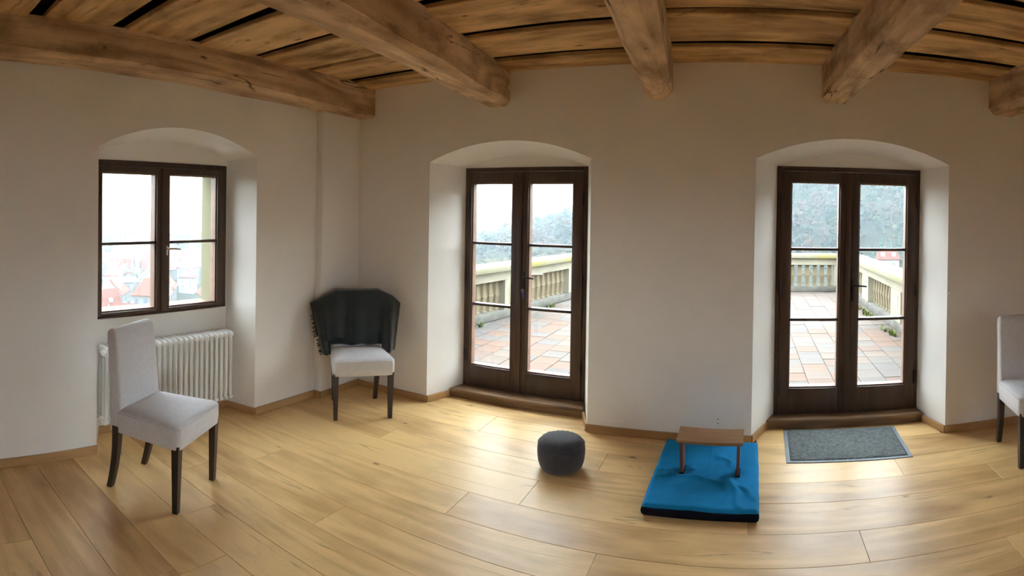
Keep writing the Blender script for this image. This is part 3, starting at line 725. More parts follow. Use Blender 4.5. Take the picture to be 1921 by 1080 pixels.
# ------------------------------------------------------------------ charcoal blanket over the corner chair
def blanket():
    r = empty('blanket', (-2.880, 3.530, 0), ch2.rotation_euler.z)
    back_y = lambda z: -0.180 - 0.010 * ((z - 0.338) / 0.6) - 0.036 * ((z - 0.338) / 0.6) ** 2
    tag(r, 'charcoal fringed blanket draped over the back of the corner chair', 'blanket')
    # x: chair-local right (picture right when facing camera is chair-local -x, the chair faces the viewer)
    NU, NV = 60, 64
    sL, sR = -0.385, 0.378       # viewer's left and right end (viewer left = local +x)
    def top(s):
        z = 0.926
        if s < -0.17: z -= 0.113 * (-0.17 - s) / 0.21
        if s > 0.19: z -= 0.056 * (s - 0.19) / 0.12 + 0.5 * max(0, s - 0.31)
        return z
    def sheet(front_hem, back_hem, sa, sb, lift, seed, nu=NU):
        grid = []
        for j in range(NV + 1):
            v = j / NV; row = []
            for i in range(nu + 1):
                s = sa + (sb - sa) * i / nu
                zt = top(s) + lift * 0.3; zf = front_hem(s); zbk = back_hem(s)
                out = max(0.0, abs(s) - 0.20)
                thick = max(0.014, 0.048 + lift - 0.22 * out)
                fold = 0.016 * math.sin(s * 24 + 0.8 + seed) + 0.010 * math.sin(s * 43 + 2.1 + seed)
                if v < 0.47:
                    t = v / 0.47; z = zf + (zt - zf) * t
                    y = back_y(z) + thick + (1 - t) ** 0.7 * (0.016 + lift * 1.5 + fold * 1.2) * (1 + 1.2 * min(1, out / 0.1)) + 0.004
                    y += 0.006 * noise.noise(Vector((s * 9, z * 7, seed)))
                elif v > 0.53:
                    t = (v - 0.53) / 0.47; z = zt + (zbk - zt) * t
                    y = back_y(z) - thick - t * (0.008 + 0.6 * fold * t) - 0.006
                else:
                    a = (v - 0.47) / 0.06 * PI; y = back_y(zt) + (thick + 0.005) * math.cos(a); z = zt + 0.010 * math.sin(a)
                ss = s + 0.008 * noise.noise(Vector((z * 8, s * 3, seed)))
                if s > 0.2: ss -= 0.16 * (zt - z) * (s - 0.2) / 0.178
                if s < -0.2: ss += 0.22 * (zt - z) * (-0.2 - s) / 0.185
                row.append(Vector((-ss, y, z)))
            grid.append(row)
        return grid
    def hem1(s):
        if s < -0.12: return 0.548 + 0.01 * math.sin(s * 30)
        z = 0.548 - 0.082 * (s + 0.12) / 0.32
        return max(z, 0.495) if s < 0.215 else 0.44
    def hem2(s): return 0.495 if s > -0.235 else 0.415 - 0.05 * (s + 0.235)
    grid = sheet(hem1, lambda s: 0.60, sL, sR, 0.010, 0.0)
    grid2 = sheet(hem2, lambda s: 0.52, -0.37, 0.195, 0.0, 1.7)
    for nm, gg in (('cloth', grid), ('under_fold', grid2)):
        bm = bmesh.new()
        vs = [[bm.verts.new(p) for p in row] for row in gg]
        for j in range(len(gg) - 1):
            for i in range(len(gg[0]) - 1):
                bm.faces.new((vs[j][i], vs[j][i + 1], vs[j + 1][i + 1], vs[j + 1][i]))
        o = from_bm(nm, bm, M['blanket'], r, smooth=True)
        md = o.modifiers.new('thickness', 'SOLIDIFY'); md.thickness = 0.005; md.offset = 0
    # knotted fringe down the viewer-left edge, front and back sheet
    bm = bmesh.new()
    for gg, js in ((grid, range(0, 22, 2)), (grid2, range(0, 10, 1))):
        for j in js:
            p = gg[j][0]
            d = Vector((0.024 + 0.006 * math.sin(j * 3.1), 0.003 * math.sin(j), -0.010 + 0.008 * math.sin(j * 1.7)))
            bm_tube(bm, [p - d * 0.2, p + d * 0.5, p + d], [0.0055, 0.0045, 0.003], 6)
    o = from_bm('fringe', bm, M['blanket'], r, smooth=True); o['kind'] = 'stuff'
blanket()

# ================================================================== cushion, meditation mat, bench, doormat
zf = empty('floor_cushion', (-1.135, 3.385, 0.0), 0.3); tag(zf, 'round charcoal meditation cushion standing on the bare planks', 'cushion')
prof = [(0.0, 0.0), (0.10, 0.0), (0.122, 0.004), (0.136, 0.02), (0.147, 0.05), (0.152, 0.09), (0.153, 0.12), (0.150, 0.148), (0.145, 0.160)]
bm = bmesh.new(); bm_lathe(bm, prof, 64)
for v in bm.verts:
    a = math.atan2(v.co.y, v.co.x); k = 1 + 0.010 * math.sin(3 * a + 1) + 0.012 * noise.noise(Vector((math.cos(a) * 3, math.sin(a) * 3, v.co.z * 12)))
    v.co.x *= k; v.co.y *= k
from_bm('side', bm, M['pouf'], zf, smooth=True)
prof = [(0.146, 0.159), (0.143, 0.166), (0.132, 0.180), (0.115, 0.190), (0.09, 0.196), (0.05, 0.199), (0.0, 0.200)]
bm = bmesh.new(); bm_lathe(bm, prof, 64)
for v in bm.verts:
    a = math.atan2(v.co.y, v.co.x); rr = math.hypot(v.co.x, v.co.y)
    k = 1 + 0.010 * math.sin(3 * a + 1); v.co.x *= k; v.co.y *= k
    if 0.10 < rr < 0.145: v.co.z += 0.0022 * math.sin(a * 22) * (rr / 0.145) + 0.002 * noise.noise(Vector((math.cos(a) * 6, math.sin(a) * 6, 0)))
from_bm('top', bm, M['pouf'], zf, smooth=True)
bm = bmesh.new(); bm_tube(bm, [(0.1475 * (1 + 0.010 * math.sin(3 * a + 1)) * math.cos(a), 0.1475 * (1 + 0.010 * math.sin(3 * a + 1)) * math.sin(a), 0.160) for a in [2 * PI * i / 48 for i in range(49)]], 0.003, 6); from_bm('piping', bm, M['pouf'], zf, smooth=True)

# blue mat
zb = empty('meditation_mat', (-0.222, 3.418, 0), -0.012); tag(zb, 'teal blue padded meditation mat lying under the small wooden bench', 'mat')
def crease(x, y, ax, ay, bx, by, h, w):
    """a ridge of height h along the segment a-b"""
    dx, dy = bx - ax, by - ay; t = max(0, min(1, ((x - ax) * dx + (y - ay) * dy) / (dx * dx + dy * dy)))
    d = math.hypot(x - ax - t * dx + 0.012 * math.sin(t * 9), y - ay - t * dy); return h * math.exp(-(d / w) ** 2) * (0.35 + 0.65 * math.sin(PI * min(0.95, t + 0.1)))
def mat_h(x, y):
    h = 0.066 + 0.006 * noise.noise(Vector((x * 5, y * 5, 0))) + 0.003 * noise.noise(Vector((x * 13, y * 13, 4)))
    for q in ((0.15, -0.10, 0.21, -0.42, 0.012, 0.018), (0.17, -0.14, 0.30, -0.33, 0.010, 0.016), (0.16, -0.09, 0.12, -0.36, 0.007, 0.02), (-0.14, -0.07, 0.10, -0.15, 0.011, 0.022),
              (-0.30, -0.02, -0.20, -0.08, 0.008, 0.02), (-0.30, -0.14, -0.18, -0.06, 0.007, 0.02), (0.10, 0.20, 0.16, 0.05, 0.006, 0.014), (0.06, 0.22, 0.09, 0.10, 0.005, 0.014), (-0.10, 0.05, -0.06, -0.06, 0.006, 0.02)):
        h += 1.7 * crease(x, y, *q)
    for fx in (-0.150, 0.186):
        h -= 0.014 * math.exp(-(((x - fx) / 0.055) ** 2 + ((y + 0.01) / 0.09) ** 2))
    return h
bm = bmesh.new(); NX, NY = 60, 84; hx, hy = 0.316, 0.452
g = []
for j in range(NY + 1):
    row = []
    for i in range(NX + 1):
        x = -hx + 2 * hx * i / NX; y = -hy + 2 * hy * j / NY
        e = min(hx - abs(x), hy - abs(y)); z = mat_h(x, y)
        if e < 0.02: z -= 0.016 * (1 - e / 0.02) ** 2
        k = 1 - 0.012 * (abs(y) / hy) ** 2
        row.append(bm.verts.new((x * k + 0.003 * noise.noise(Vector((y * 6, 1, 0))), y, z)))
    g.append(row)
for j in range(NY):
    for i in range(NX): bm.faces.new((g[j][i], g[j][i + 1], g[j + 1][i + 1], g[j + 1][i]))
from_bm('cover', bm, M['blue'], zb, smooth=True)
bm = bmesh.new(); secs = []
for z, ins in ((0.0, 0.012), (0.014, 0.001), (0.032, -0.003), (0.049, 0.001)):
    a, b = hx - 0.003 - ins, hy - ins; pts = []
    nseg = 24
    for i in range(nseg): pts.append((-a + 2 * a * i / nseg, -b, z))
    for i in range(nseg): pts.append((a, -b + 2 * b * i / nseg, z))
    for i in range(nseg): pts.append((a - 2 * a * i / nseg, b, z))
    for i in range(nseg): pts.append((-a, b - 2 * b * i / nseg, z))
    secs.append([(x + 0.003 * noise.noise(Vector((x * 6, y * 6, 2))), y, zz) for x, y, zz in pts])
bm_loft(bm, secs); from_bm('gusset', bm, M['navy'], zb, smooth=True)
bm = bmesh.new(); bm_tube(bm, [(0.01, y, mat_h(0.01, y) + 0.0004) for y in [-0.09 + 0.04 * i for i in range(12)]], 0.0018, 6); from_bm('seam', bm, M['blue'], zb, smooth=True)

# bench
bn = empty('meditation_bench', (-0.200, 3.415, 0.052), -0.03); tag(bn, 'low wooden kneeling bench standing on the blue mat', 'bench')
bm = bmesh.new(); secs = []
for i in range(17):
    x = -0.198 + 0.396 * i / 16; dz = 0.005 * (x / 0.2) ** 2
    secs.append([(x, -0.088, 0.202 + dz), (x, -0.090, 0.207 + dz), (x, -0.086, 0.218 + dz), (x, 0.086, 0.236 + dz), (x, 0.090, 0.230 + dz), (x, 0.088, 0.220 + dz)])
bm_loft(bm, secs); from_bm('seat', bm, M['bench'], bn, smooth=True, auto=0.5)
for sx in (-1, 1):
    bm = bmesh.new(); secs = []
    for t in (0, 0.5, 1):
        x = sx * (0.168 + 0.004 * t); z = 0.010 + t * 0.200; hyy = 0.050 + 0.022 * t; h = 0.009
        secs.append([(x - h, -hyy, z - 0.012 * t * 0), (x + h, -hyy, z), (x + h, hyy, z + 0.014 * t), (x - h, hyy, z + 0.014 * t)])
    bm_loft(bm, secs); from_bm('leg', bm, M['bench_leg'], bn)
    bm = bmesh.new(); bm_box(bm, (sx * 0.168 - 0.014, -0.055, 0.006), (sx * 0.168 + 0.014, 0.055, 0.014), 0.002, 1); from_bm('foot_pad', bm, M['navy'], bn)

# doormat
dm = empty('doormat', (0.715, 3.960, 0), -0.028); tag(dm, 'grey doormat with pale vinyl edge on the floor before a terrace door', 'doormat')
box('backing', (-0.426, -0.288, 0.0), (0.426, 0.288, 0.004), M['mat_edge'], dm, 0.0015, 1)
bm = bmesh.new(); NX, NY = 90, 60
g = [[bm.verts.new((-0.400 + 0.80 * i / NX, -0.262 + 0.524 * j / NY, 0.010 + (0.0022 * noise.noise(Vector((i * 0.9, j * 0.9, 0))) if 0 < i < NX and 0 < j < NY else -0.006))) for i in range(NX + 1)] for j in range(NY + 1)]
for j in range(NY):
    for i in range(NX): bm.faces.new((g[j][i], g[j][i + 1], g[j + 1][i + 1], g[j + 1][i]))
from_bm('pile', bm, M['mat_pile'], dm, smooth=True)

# wall socket and the two little hooks
ws = empty('wall_socket', (-0.185, DN, 0.153)); tag(ws, 'small round white socket low on the wall behind the bench', 'socket')
bm = bmesh.new(); bm_box(bm, (-0.04, -0.010, -0.04), (0.04, 0.0, 0.04), 0.004, 2); from_bm('plate', bm, M['plaster'], ws, smooth=True, auto=0.7)
for dz in (0.016, -0.014):
    bm = bmesh.new(); bm_tube(bm, [(0.0, -0.0108, dz), (0.0, -0.004, dz)], 0.0042, 10); from_bm('pin_hole', bm, M['iron'], ws)
for x, z, lb in ((-1.117, 1.049, 'tiny white hook on the wall edge right of the key tag door'), (1.50, 1.055, 'tiny white hook on the wall edge right of the doormat')):
    h = empty('wall_hook', (x, DN, z)); tag(h, lb, 'hook', 'small white wall hooks')
    bm = bmesh.new(); bm_tube(bm, [(0, 0, 0), (0, -0.014, 0)], 0.004, 8); from_bm('stem', bm, M['white_plastic'], h)
    bm = bmesh.new(); bm_tube(bm, [(0, -0.012, 0), (0, -0.016, 0), (0, -0.022, 0)], [0.006, 0.009, 0.005], 10); from_bm('knob', bm, M['white_plastic'], h, smooth=True)

# ================================================================== terrace
tf = box('terrace_paving', (-4.9, DN + YO, ZT - 0.35), (2.75, 13.4, ZT - 0.012), M['slab'])
tag(tf, 'terracotta and grey paved terrace outside the doors', 'terrace', kind='structure')
tsz = (0.285, 0.305)
bm = bmesh.new(); bm_box(bm, (-tsz[0] / 2 + 0.003, -tsz[1] / 2 + 0.003, -0.014), (tsz[0] / 2 - 0.003, tsz[1] / 2 - 0.003, 0.0), 0.003, 1)
tile_me = bpy.data.meshes.new('paving_tile'); bmesh.ops.recalc_face_normals(bm, faces=bm.faces[:]); bm.to_mesh(tile_me); bm.free(); tile_me.materials.append(M['tile'])
rest = bmesh.new(); ci = 0
x = -4.6; rnd = random.Random(5)
while x < 2.35:
    sh = rnd.uniform(0, tsz[1]); y = DN + YO + 0.02 + sh - tsz[1] * 0.5
    while y < 12.95:
        if y > DN + YO + 0.1:
            zz = ZT + rnd.uniform(-0.004, 0.002)
            lim = 9.1 if -3.9 < x else 6.0
            if y < lim and x > -4.35 + 0.156 * (y - 4.7):
                t = bpy.data.objects.new('paving_tile', tile_me); COL.objects.link(t); t.parent = tf; t.location = (x, y, zz); t.rotation_euler = (rnd.uniform(-0.006, 0.006), rnd.uniform(-0.006, 0.006), rnd.uniform(-0.01, 0.01))
            elif x > -4.35 + 0.156 * (y - 4.7):
                bm_box(rest, (x - tsz[0] / 2 + 0.003, y - tsz[1] / 2 + 0.003, zz - 0.014), (x + tsz[0] / 2 - 0.003, y + tsz[1] / 2 - 0.003, zz))
        y += tsz[1]
    x += tsz[0]
M['tile_far'] = plain('terracotta_paving_far', (0.0827, 0.0644, 0.0531), 0.85, 0.15, 2.6)
o = from_bm('paving_tile', rest, M['tile_far'], tf); o['kind'] = 'stuff'

def baluster_mesh():
    bm = bmesh.new(); secs = []
    for z, w in ((0.0, 0.048), (0.03, 0.048), (0.035, 0.036), (0.22, 0.050), (0.235, 0.056), (0.255, 0.056), (0.27, 0.050), (0.455, 0.036), (0.46, 0.048), (0.49, 0.048)):
        secs.append([(-w, -w, z), (w, -w, z), (w, w, z), (-w, w, z)])
    bm_loft(bm, secs); bmesh.ops.recalc_face_normals(bm, faces=bm.faces[:])
    me = bpy.data.meshes.new('baluster'); bm.to_mesh(me); bm.free(); me.materials.append(M['baluster']); return me
BAL = baluster_mesh()
def parapet(a, b, pillars, label):
    """a -> b along the line; pillars: list of (from, to) distances from a"""
    a = Vector(a); b = Vector(b); d = b - a; L = d.length; rz = math.atan2(d.y, d.x)
    r = empty('balustrade', (a.x, a.y, ZT), rz); tag(r, label, 'balustrade', 'cream stone balustrades round the terrace')
    th = 0.14
    box('plinth', (0, -th - 0.02, 0), (L, th + 0.02, 0.13), M['stone_grey'], r, 0.012, 2)
    box('rail', (0, -th, 0.62), (L, th, 0.78), M['stone'], r, 0.006, 1)
    box('coping', (-0.05, -th - 0.10, 0.78), (L + 0.05, th + 0.10, 0.875), M['cap'], r, 0.015, 2)
    for p0, p1 in pillars:
        box('pillar', (p0, -th - 0.005, 0.13), (p1, th + 0.005, 0.62), M['stone'], r, 0.006, 1)
        if p1 - p0 > 0.4:
            box('panel', (p0 + 0.13, -th - 0.012, 0.2), (p1 - 0.13, th + 0.012, 0.56), M['stone'], r, 0.008, 1)
    edges = [0.0] + [q for p in pillars for q in p] + [L]
    for i in range(0, len(edges), 2):
        s0, s1 = edges[i], edges[i + 1]
        n = int((s1 - s0) / 0.176)
        if n < 1: continue
        st = (s1 - s0) / n
        for k in range(n):
            o = bpy.data.objects.new('baluster', BAL); COL.objects.link(o); o.parent = r; o.location = (s0 + st * (k + 0.5), 0, 0.13)
    return r
def pil(L, y_start, spans): return [(p0 - y_start, p1 - y_start) for p0, p1 in spans]
parapet((-4.62, 4.60), (-3.34, 12.86), [(0.0, 0.12), (1.6, 2.2), (3.97, 4.57), (6.3, 6.9), (8.2, 8.358)], 'cream stone balustrade seen slanting away through the key tag door')
parapet((-3.02, 13.20), (2.16, 13.24), [(0.0, 0.2), (1.72, 2.3), (3.6, 4.0), (5.06, 5.18)], 'cream stone balustrade across the far end of the terrace')
parapet((2.50, 4.60), (2.46, 12.98), [(0.0, 0.1), (1.45, 2.0), (3.75, 4.35), (6.05, 6.6), (8.1, 8.38)], 'cream mossy balustrade on the right of the terrace behind the doormat door')
bm = bmesh.new(); rnd = random.Random(2)
for k in range(420):
    if rnd.random() < 0.5: y = rnd.uniform(5.2, 12.4); x = 2.20 - abs(rnd.gauss(0, 0.04)); 
    else:
        y = rnd.uniform(5.5, 12.3); x = -4.62 + 0.155 * (y - 4.6) + 0.25 + abs(rnd.gauss(0, 0.04))
    if noise.noise(Vector((x * 2, y * 1.1, 3))) < 0.05: continue
    h = rnd.uniform(0.03, 0.10)
    for q in range(4):
        a = rnd.uniform(0, 2 * PI); dx, dy = math.cos(a) * h * 0.7, math.sin(a) * h * 0.7; w = 0.012
        v = [bm.verts.new((x - dy * 0.3, y + dx * 0.3, ZT)), bm.verts.new((x + dy * 0.3, y - dx * 0.3, ZT)), bm.verts.new((x + dx, y + dy, ZT + h))]
        bm.faces.new(v)
o = from_bm('weeds', bm, M['weed']); tag(o, 'green weeds growing along the foot of the balustrades', 'weeds', kind='stuff')

# ================================================================== hill, town and haze
def lerp_table(t, x):
    if x <= t[0][0]: return t[0][1]
    for (a, b), (c, d) in zip(t, t[1:]):
        if x <= c: return b + (d - b) * (x - a) / (c - a)
    return t[-1][1]
CREST = [(-1.6, -48), (-0.85, -48), (-0.70, -44), (-0.50, -33), (-0.44, -27), (-0.375, -17), (-0.309, -8), (-0.15, 12), (0.05, 42), (0.3, 62), (0.7, 75), (1.1, 75)]
def ground_z(r, az):
    foot = -46 + 20 * min(1, max(0, (az + 0.75) / 0.3))
    zc = lerp_table(CREST, az)
    t = min(1, max(0, (r - 220) / 300.0)); t = t * t * (3 - 2 * t)
    z = foot + (zc - foot) * t
    if az < -0.6: z += 44 * min(1, max(0, (r - 1300) / 2200.0))
    else: z += 0.02 * max(0, r - 540)
    if r < 130: z = foot - (130 - r) * 0.02
    return z + 2.5 * noise.noise(Vector((r * 0.012, az * 6, 0)))
bm = bmesh.new(); rs = [16, 40, 80, 110] + [130 + 20 * i for i in range(21)] + [560, 620, 720, 850, 1100, 1500, 2000, 2600, 3400]
azs = [-1.75 + 2 * PI * i / 160 for i in range(161)]
g = [[bm.verts.new((r * math.sin(a), r * math.cos(a), ground_z(r, a) * (1 if a < 1.15 else 1 - 1.7 * min(1, (a - 1.15) / 0.5) * (1 if ground_z(r, a) > 0 else 0)))) for a in azs] for r in rs]
for j in range(len(rs) - 1):
    for i in range(len(azs) - 1): bm.faces.new((g[j][i], g[j][i + 1], g[j + 1][i + 1], g[j + 1][i]))
hill = o = from_bm('hillside', bm, M['ground'], smooth=True); tag(o, 'wooded hill and valley floor beyond the terrace', 'hill', kind='structure')

def tree_mesh(seed, tall):
    rnd = random.Random(seed); bm = bmesh.new()
    for k in range(11):
        r = bmesh.ops.create_icosphere(bm, subdivisions=2, radius=1.0)
        h = rnd.uniform(2.8, 9.0); w = 3.0 * math.sin(min(1.0, (h - 1.6) / 8.2) * PI * 0.92) + 0.3; an = rnd.uniform(0, 6.28); q = w * rnd.uniform(0.3, 0.9)
        c = Vector((q * math.cos(an), q * math.sin(an), h * tall)); s = rnd.uniform(0.9, 1.7)
        for v in r['verts']:
            d = v.co.copy(); v.co = c + d * s * (1 + 0.7 * noise.noise(d * 2.6 + Vector((seed, k, 0))))
    nf = len(bm.faces)
    bm_tube(bm, [(0, 0, -2.0), (0.1, 0, 2), (0, 0.1, 5.5)], [0.4, 0.3, 0.15], 6)
    bm.faces.ensure_lookup_table()
    for f in bm.faces[nf:]: f.material_index = 1
    bmesh.ops.recalc_face_normals(bm, faces=bm.faces[:])
    me = bpy.data.meshes.new('tree'); bm.to_mesh(me); bm.free()
    me.materials.append(M['tree']); me.materials.append(M['trunk']); return me
TREES = [tree_mesh(s, t) for s, t in ((1, 1.0), (2, 1.2), (3, 0.9), (4, 1.1), (5, 1.3))]
rnd = random.Random(31)
def put_tree(r, az, sc, label, group, name='bare_tree'):
    t = bpy.data.objects.new(name, rnd.choice(TREES)); COL.objects.link(t)
    t.location = (r * math.sin(az), r * math.cos(az), ground_z(r, az) - 0.5); t.rotation_euler = (0, 0, rnd.uniform(0, 6)); t.scale = (sc * rnd.uniform(0.95, 1.1),) * 2 + (sc * rnd.uniform(0.85, 1.15),)
    tag(t, label, 'tree', group)
def scatter(n, a0, a1, r0, r1, gap, power=0.5):
    """spots kept apart by gap, even over the ground"""
    pts = []; tries = 0
    while len(pts) < n and tries < n * 60:
        tries += 1
        az = rnd.uniform(a0, a1); r = math.sqrt(r0 * r0 + (r1 * r1 - r0 * r0) * rnd.random()); x, y = r * math.sin(az), r * math.cos(az)
        if all((x - q[2]) ** 2 + (y - q[3]) ** 2 > gap * gap for q in pts): pts.append((r, az, x, y))
    return [(q[0], q[1]) for q in pts]
for r, az in scatter(215, -0.03, 0.36, 262, 520, 10.5):      # slope filling the upper panes of the doormat door
    if r < 300 and az > 0.19: continue
    put_tree(r, az, rnd.uniform(0.95, 1.2), 'hazy bare tree on the wooded slope behind the doormat door', 'trees on the wooded slope')
for r, az in scatter(110, -0.56, -0.24, 330, 540, 11.5):     # falling ridge seen through the key tag door
    put_tree(r, az, rnd.uniform(1.0, 1.3), 'hazy tree on the falling ridge seen through the key tag door', 'trees on the falling ridge', 'ridge_tree')
for r, az in scatter(80, -1.30, -0.84, 530, 760, 17):        # belt of trees beyond the town
    put_tree(r, az, rnd.uniform(1.3, 1.8), 'blue hazy tree in the belt beyond the red roofs', 'tree belt beyond the town', 'park_tree')

# undergrowth between the trees
bm = bmesh.new()
for k in range(1500):
    az = rnd.uniform(-0.56, 0.38); r = math.sqrt(rnd.uniform(240 ** 2, 540 ** 2)); q = bmesh.ops.create_icosphere(bm, subdivisions=1, radius=1.0)
    c = Vector((r * math.sin(az), r * math.cos(az), ground_z(r, az) + 0.6)); sz = rnd.uniform(1.2, 3.2)
    for v in q['verts']:
        d = v.co.copy(); v.co = c + d * sz * (1 + 0.5 * noise.noise(d * 2 + c * 0.1)); v.co.z = c.z + (v.co.z - c.z) * 0.8
o = from_bm('undergrowth', bm, M['scrub'], hill); o['kind'] = 'stuff'
# dark conifers below the right balustrade
def conifer_mesh(seed):
    rnd2 = random.Random(seed); bm = bmesh.new()
    for k in range(7):
        z0 = 1.2 + k * 1.5; R = 2.6 * (1 - k / 8.0)
        n = 11; top = bm.verts.new((0, 0, z0 + 2.6)); ring = [bm.verts.new((R * rnd2.uniform(0.75, 1.15) * math.cos(2 * PI * i / n), R * rnd2.uniform(0.75, 1.15) * math.sin(2 * PI * i / n), z0 + rnd2.uniform(-0.4, 0.2))) for i in range(n)]
        for i in range(n): bm.faces.new((ring[i], ring[(i + 1) % n], top))
        bm.faces.new(ring[::-1])
    bm_tube(bm, [(0, 0, -2), (0, 0, 4)], 0.25, 6)
    bmesh.ops.recalc_face_normals(bm, faces=bm.faces[:])
    me = bpy.data.meshes.new('conifer'); bm.to_mesh(me); bm.free(); me.materials.append(M['conifer']); return me
CON = [conifer_mesh(s) for s in (3, 8)]
for az, r, s, w in ((0.221, 262, 0.95, 'leftmost'), (0.238, 270, 1.2, 'tallest, second'), (0.254, 264, 1.05, 'middle'), (0.269, 272, 1.1, 'fourth'), (0.285, 266, 0.9, 'rightmost')):
    t = bpy.data.objects.new('conifer', rnd.choice(CON)); COL.objects.link(t); t.location = (r * math.sin(az), r * math.cos(az), ground_z(r, az) - 1); t.scale = (s * 0.85, s * 0.85, s * 1.1)
    tag(t, 'dark conifer behind the red-roofed villa, %s of the clump from the left' % w, 'tree', 'conifers above the balustrade')

def house(name, mat_wall, mat_roof, w, l, h, rh, hip=0.0, windows=True, chimney=True, dormer=0, single=False):
    """gabled house, ridge along local x; walls, roof, windows and chimney as parts"""
    r = empty(name)
    bm = bmesh.new()
    prof = [(-w / 2, -8), (w / 2, -8), (w / 2, h), (0, h + rh), (-w / 2, h)]
    A = [bm.verts.new((-l / 2, y, z)) for y, z in prof]; B = [bm.verts.new((l / 2, y, z)) for y, z in prof]
    bm.faces.new(A); bm.faces.new(B[::-1])
    for i in (0, 1, 4): bm.faces.new((A[i], B[i], B[(i + 1) % 5], A[(i + 1) % 5]))
    from_bm('walls', bm, mat_wall, r)
    bm = bmesh.new(); ov = 0.5; hp = hip * rh
    for sy in (-1, 1):
        y_e = sy * (w / 2 + ov); z_e = h - ov * rh / (w / 2)
        q = [(-l / 2 - ov, y_e, z_e), (l / 2 + ov, y_e, z_e), (l / 2 + ov - hp, 0, h + rh), (-l / 2 - ov + hp, 0, h + rh)]
        lo = [bm.verts.new(p) for p in q]; hi = [bm.verts.new((p[0], p[1], p[2] + 0.35)) for p in q]
        bm.faces.new(lo); bm.faces.new(hi)
        for i in range(4): bm.faces.new((lo[i], lo[(i + 1) % 4], hi[(i + 1) % 4], hi[i]))
    if hp:
        for sx in (-1, 1):
            bm.faces.new([bm.verts.new(p) for p in ((sx * (l / 2 + ov), -(w / 2 + ov), h - ov * rh / (w / 2) + 0.35), (sx * (l / 2 + ov), (w / 2 + ov), h - ov * rh / (w / 2) + 0.35), (sx * (l / 2 + ov - hp), 0, h + rh + 0.35))])
    roof = from_bm('roof', bm, mat_roof, r)
    if chimney:
        box('chimney', (l * 0.18, 0.6, h + rh * 0.5), (l * 0.18 + 1.0, 1.5, h + rh + 1.3), M['white_house'], roof)
    for k in range(dormer):
        x = -l * 0.25 + k * l * 0.5
        box('dormer', (x - 0.8, -w * 0.40, h + rh * 0.22), (x + 0.8, -w * 0.12, h + rh * 0.22 + 1.8), M['white_house'], roof)
    if windows:
        panes = []
        for sy in (-1, 1):
            n = max(2, int(l / 3.2))
            for i in range(n):
                x = -l / 2 + (i + 0.5) * l / n
                for z in (h - 2.2, h - 5.4):
                    if z > -6: panes.append(((x - 0.55, sy * w / 2 - 0.08, z - 0.9), (x + 0.55, sy * w / 2 + 0.08, z + 0.8)))
        for sx in (-1, 1):
            for y in (-w * 0.25, w * 0.25):
                for z in (h - 2.2, h - 5.4): panes.append(((sx * l / 2 - 0.08, y - 0.5, z - 0.9), (sx * l / 2 + 0.08, y + 0.5, z + 0.8)))
        if single:
            for lo, hi in panes: box('window', lo, hi, M['far_window'], r)
        else:
            bm = bmesh.new()
            for lo, hi in panes: bm_box(bm, lo, hi)
            o = from_bm('windows', bm, M['far_window'], r); o['kind'] = 'stuff'
    return r
protos = [house('town_house', M['house'], M['roof'], 10, 15, 7, 5.5, 0, True, True, 2), house('town_house', M['house'], M['roof'], 9, 13, 9, 5, 0.8, True, True, 0),
          house('town_house', M['house'], M['roof'], 11, 16, 8, 6, 0, True, True, 2), house('town_house', M['white_house'], M['roof'], 10, 14, 10, 5.5, 0.5, True, True, 1)]
HL = 'small red-roofed house among many in the hazy town below the window'
used = set(); cnt = 0; rnd = random.Random(77)
spots = scatter(118, -1.30, -0.80, 205, 500, 20.5)
special = []
for r, az in spots:
    if any((r * math.sin(az) - R_ * math.sin(A_)) ** 2 + (r * math.cos(az) - R_ * math.cos(A_)) ** 2 < g_ * g_ for R_, A_, g_ in ((305, -1.055, 21), (275, -1.106, 21), (500, -1.066, 40), (470, -0.965, 34))): continue
    i = rnd.randrange(4)
    if i not in used: h = protos[i]; used.add(i)
    else: h = copy_tree(protos[i])
    h.location = (r * math.sin(az), r * math.cos(az), ground_z(r, az) + rnd.uniform(-2, 2) + 1)
    h.rotation_euler = (0, 0, rnd.choice((0, PI / 2)) - az + rnd.uniform(-0.35, 0.35)); s = rnd.uniform(0.85, 1.15); h.scale = (s, s, s)
    tag(h, HL, 'house', 'red-roofed houses of the town')
    cnt += 1
def place(h, r, az, dz, rot, label, group=None, cat='house'):
    h.location = (r * math.sin(az), r * math.cos(az), ground_z(r, az) + dz); h.rotation_euler = (0, 0, rot - az); tag(h, label, cat, group)
place(house('gabled_house', M['white_house'], M['slate'], 14, 13, 8, 7, 0, True, False, single=True), 305, -1.055, 0, PI / 2, 'white gabled house with grey roof among red roofs, left window leaf')
place(house('pale_villa', M['house'], M['slate'], 12, 14, 12, 1.6, 0.6, True, True, single=True), 275, -1.106, -1, 0.2, 'pale flat-topped villa with rows of windows, left window leaf')
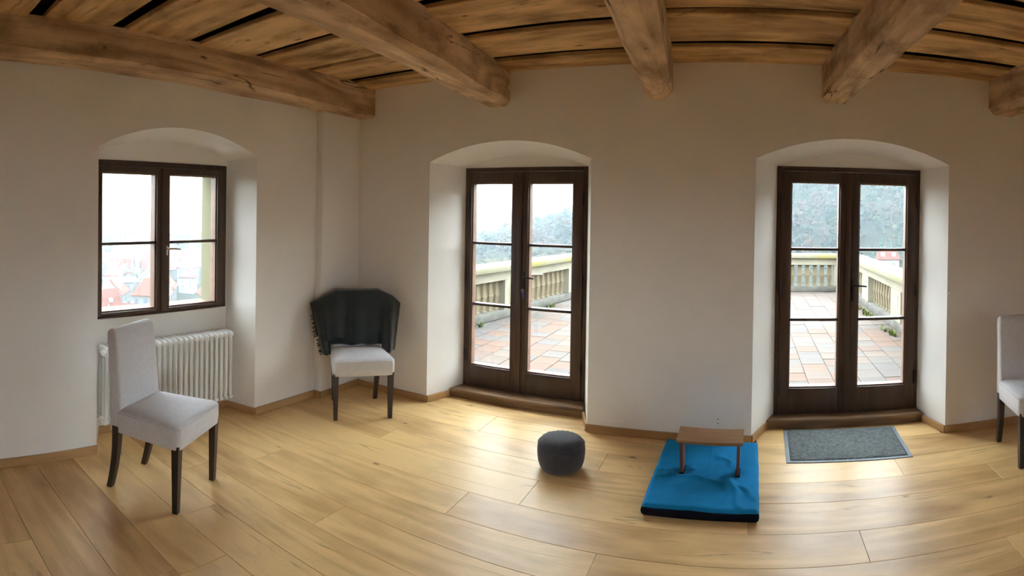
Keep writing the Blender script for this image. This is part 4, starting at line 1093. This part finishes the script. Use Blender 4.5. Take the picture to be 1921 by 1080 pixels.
place(house('church', M['house'], M['brown_roof'], 22, 40, 14, 14, 0.3, True, False), 500, -1.066, -4, 0.3, 'large brown-roofed church rising above the town', cat='church')
place(house('hall', M['white_house'], M['brown_roof'], 20, 26, 9, 6, 0.9, True, False), 470, -0.965, 0, 0.4, 'broad white hall with low roof behind the red roofs, right window leaf', cat='building')
rv = house('red_roofed_villa', M['white_house'], M['roof'], 7, 8.5, 4.5, 2.8, 0.4, True, False, 2, single=True)
place(rv, 226, 0.249, 0, 0.1, 'cream villa with red roof just above the right balustrade'); rv.location.z = -19.4
# far town beyond the tree belt
far = [house('city_block', M['white_house'], M['roof'], 18, 40, 14, 6, 0.3, False, False), house('city_block', M['house'], M['slate'], 22, 34, 18, 4, 0.5, False, False)]
fu = set()
for r, az in scatter(46, -1.28, -0.84, 820, 1900, 62):
    i = rnd.randrange(2)
    if i not in fu: h = far[i]; fu.add(i)
    else: h = copy_tree(far[i])
    place(h, r, az, 0, rnd.choice((0, PI / 2)) + rnd.uniform(-0.4, 0.4), 'pale hazy city block in the farthest town beyond the tree belt', 'far city blocks')

# haze over the valley: a real body of thin scattering air that starts beyond the terrace
def haze():
    m = bpy.data.materials.new('valley_haze'); m.use_nodes = True; nt = m.node_tree
    nt.nodes.remove(nt.nodes['Principled BSDF'])
    v = nd(nt, 'ShaderNodeVolumeScatter'); v.inputs['Color'].default_value = (0.70, 0.88, 1.0, 1); v.inputs['Density'].default_value = 0.00038
    nt.links.new(v.outputs[0], nt.nodes['Material Output'].inputs['Volume'])
    bm = bmesh.new(); azs = [-1.45 + 0.1 * i for i in range(24)]
    loops = []
    r0, r1, z0, z1 = 60, 3000, -70, 95
    secs = [[(r0 * math.sin(a), r0 * math.cos(a), z0), (r1 * math.sin(a), r1 * math.cos(a), z0), (r1 * math.sin(a), r1 * math.cos(a), z1), (r0 * math.sin(a), r0 * math.cos(a), z1)] for a in azs]
    bm_loft(bm, secs)
    o = from_bm('haze', bm, m); tag(o, 'pale winter haze hanging over the town and hill', 'haze', kind='stuff')
haze()
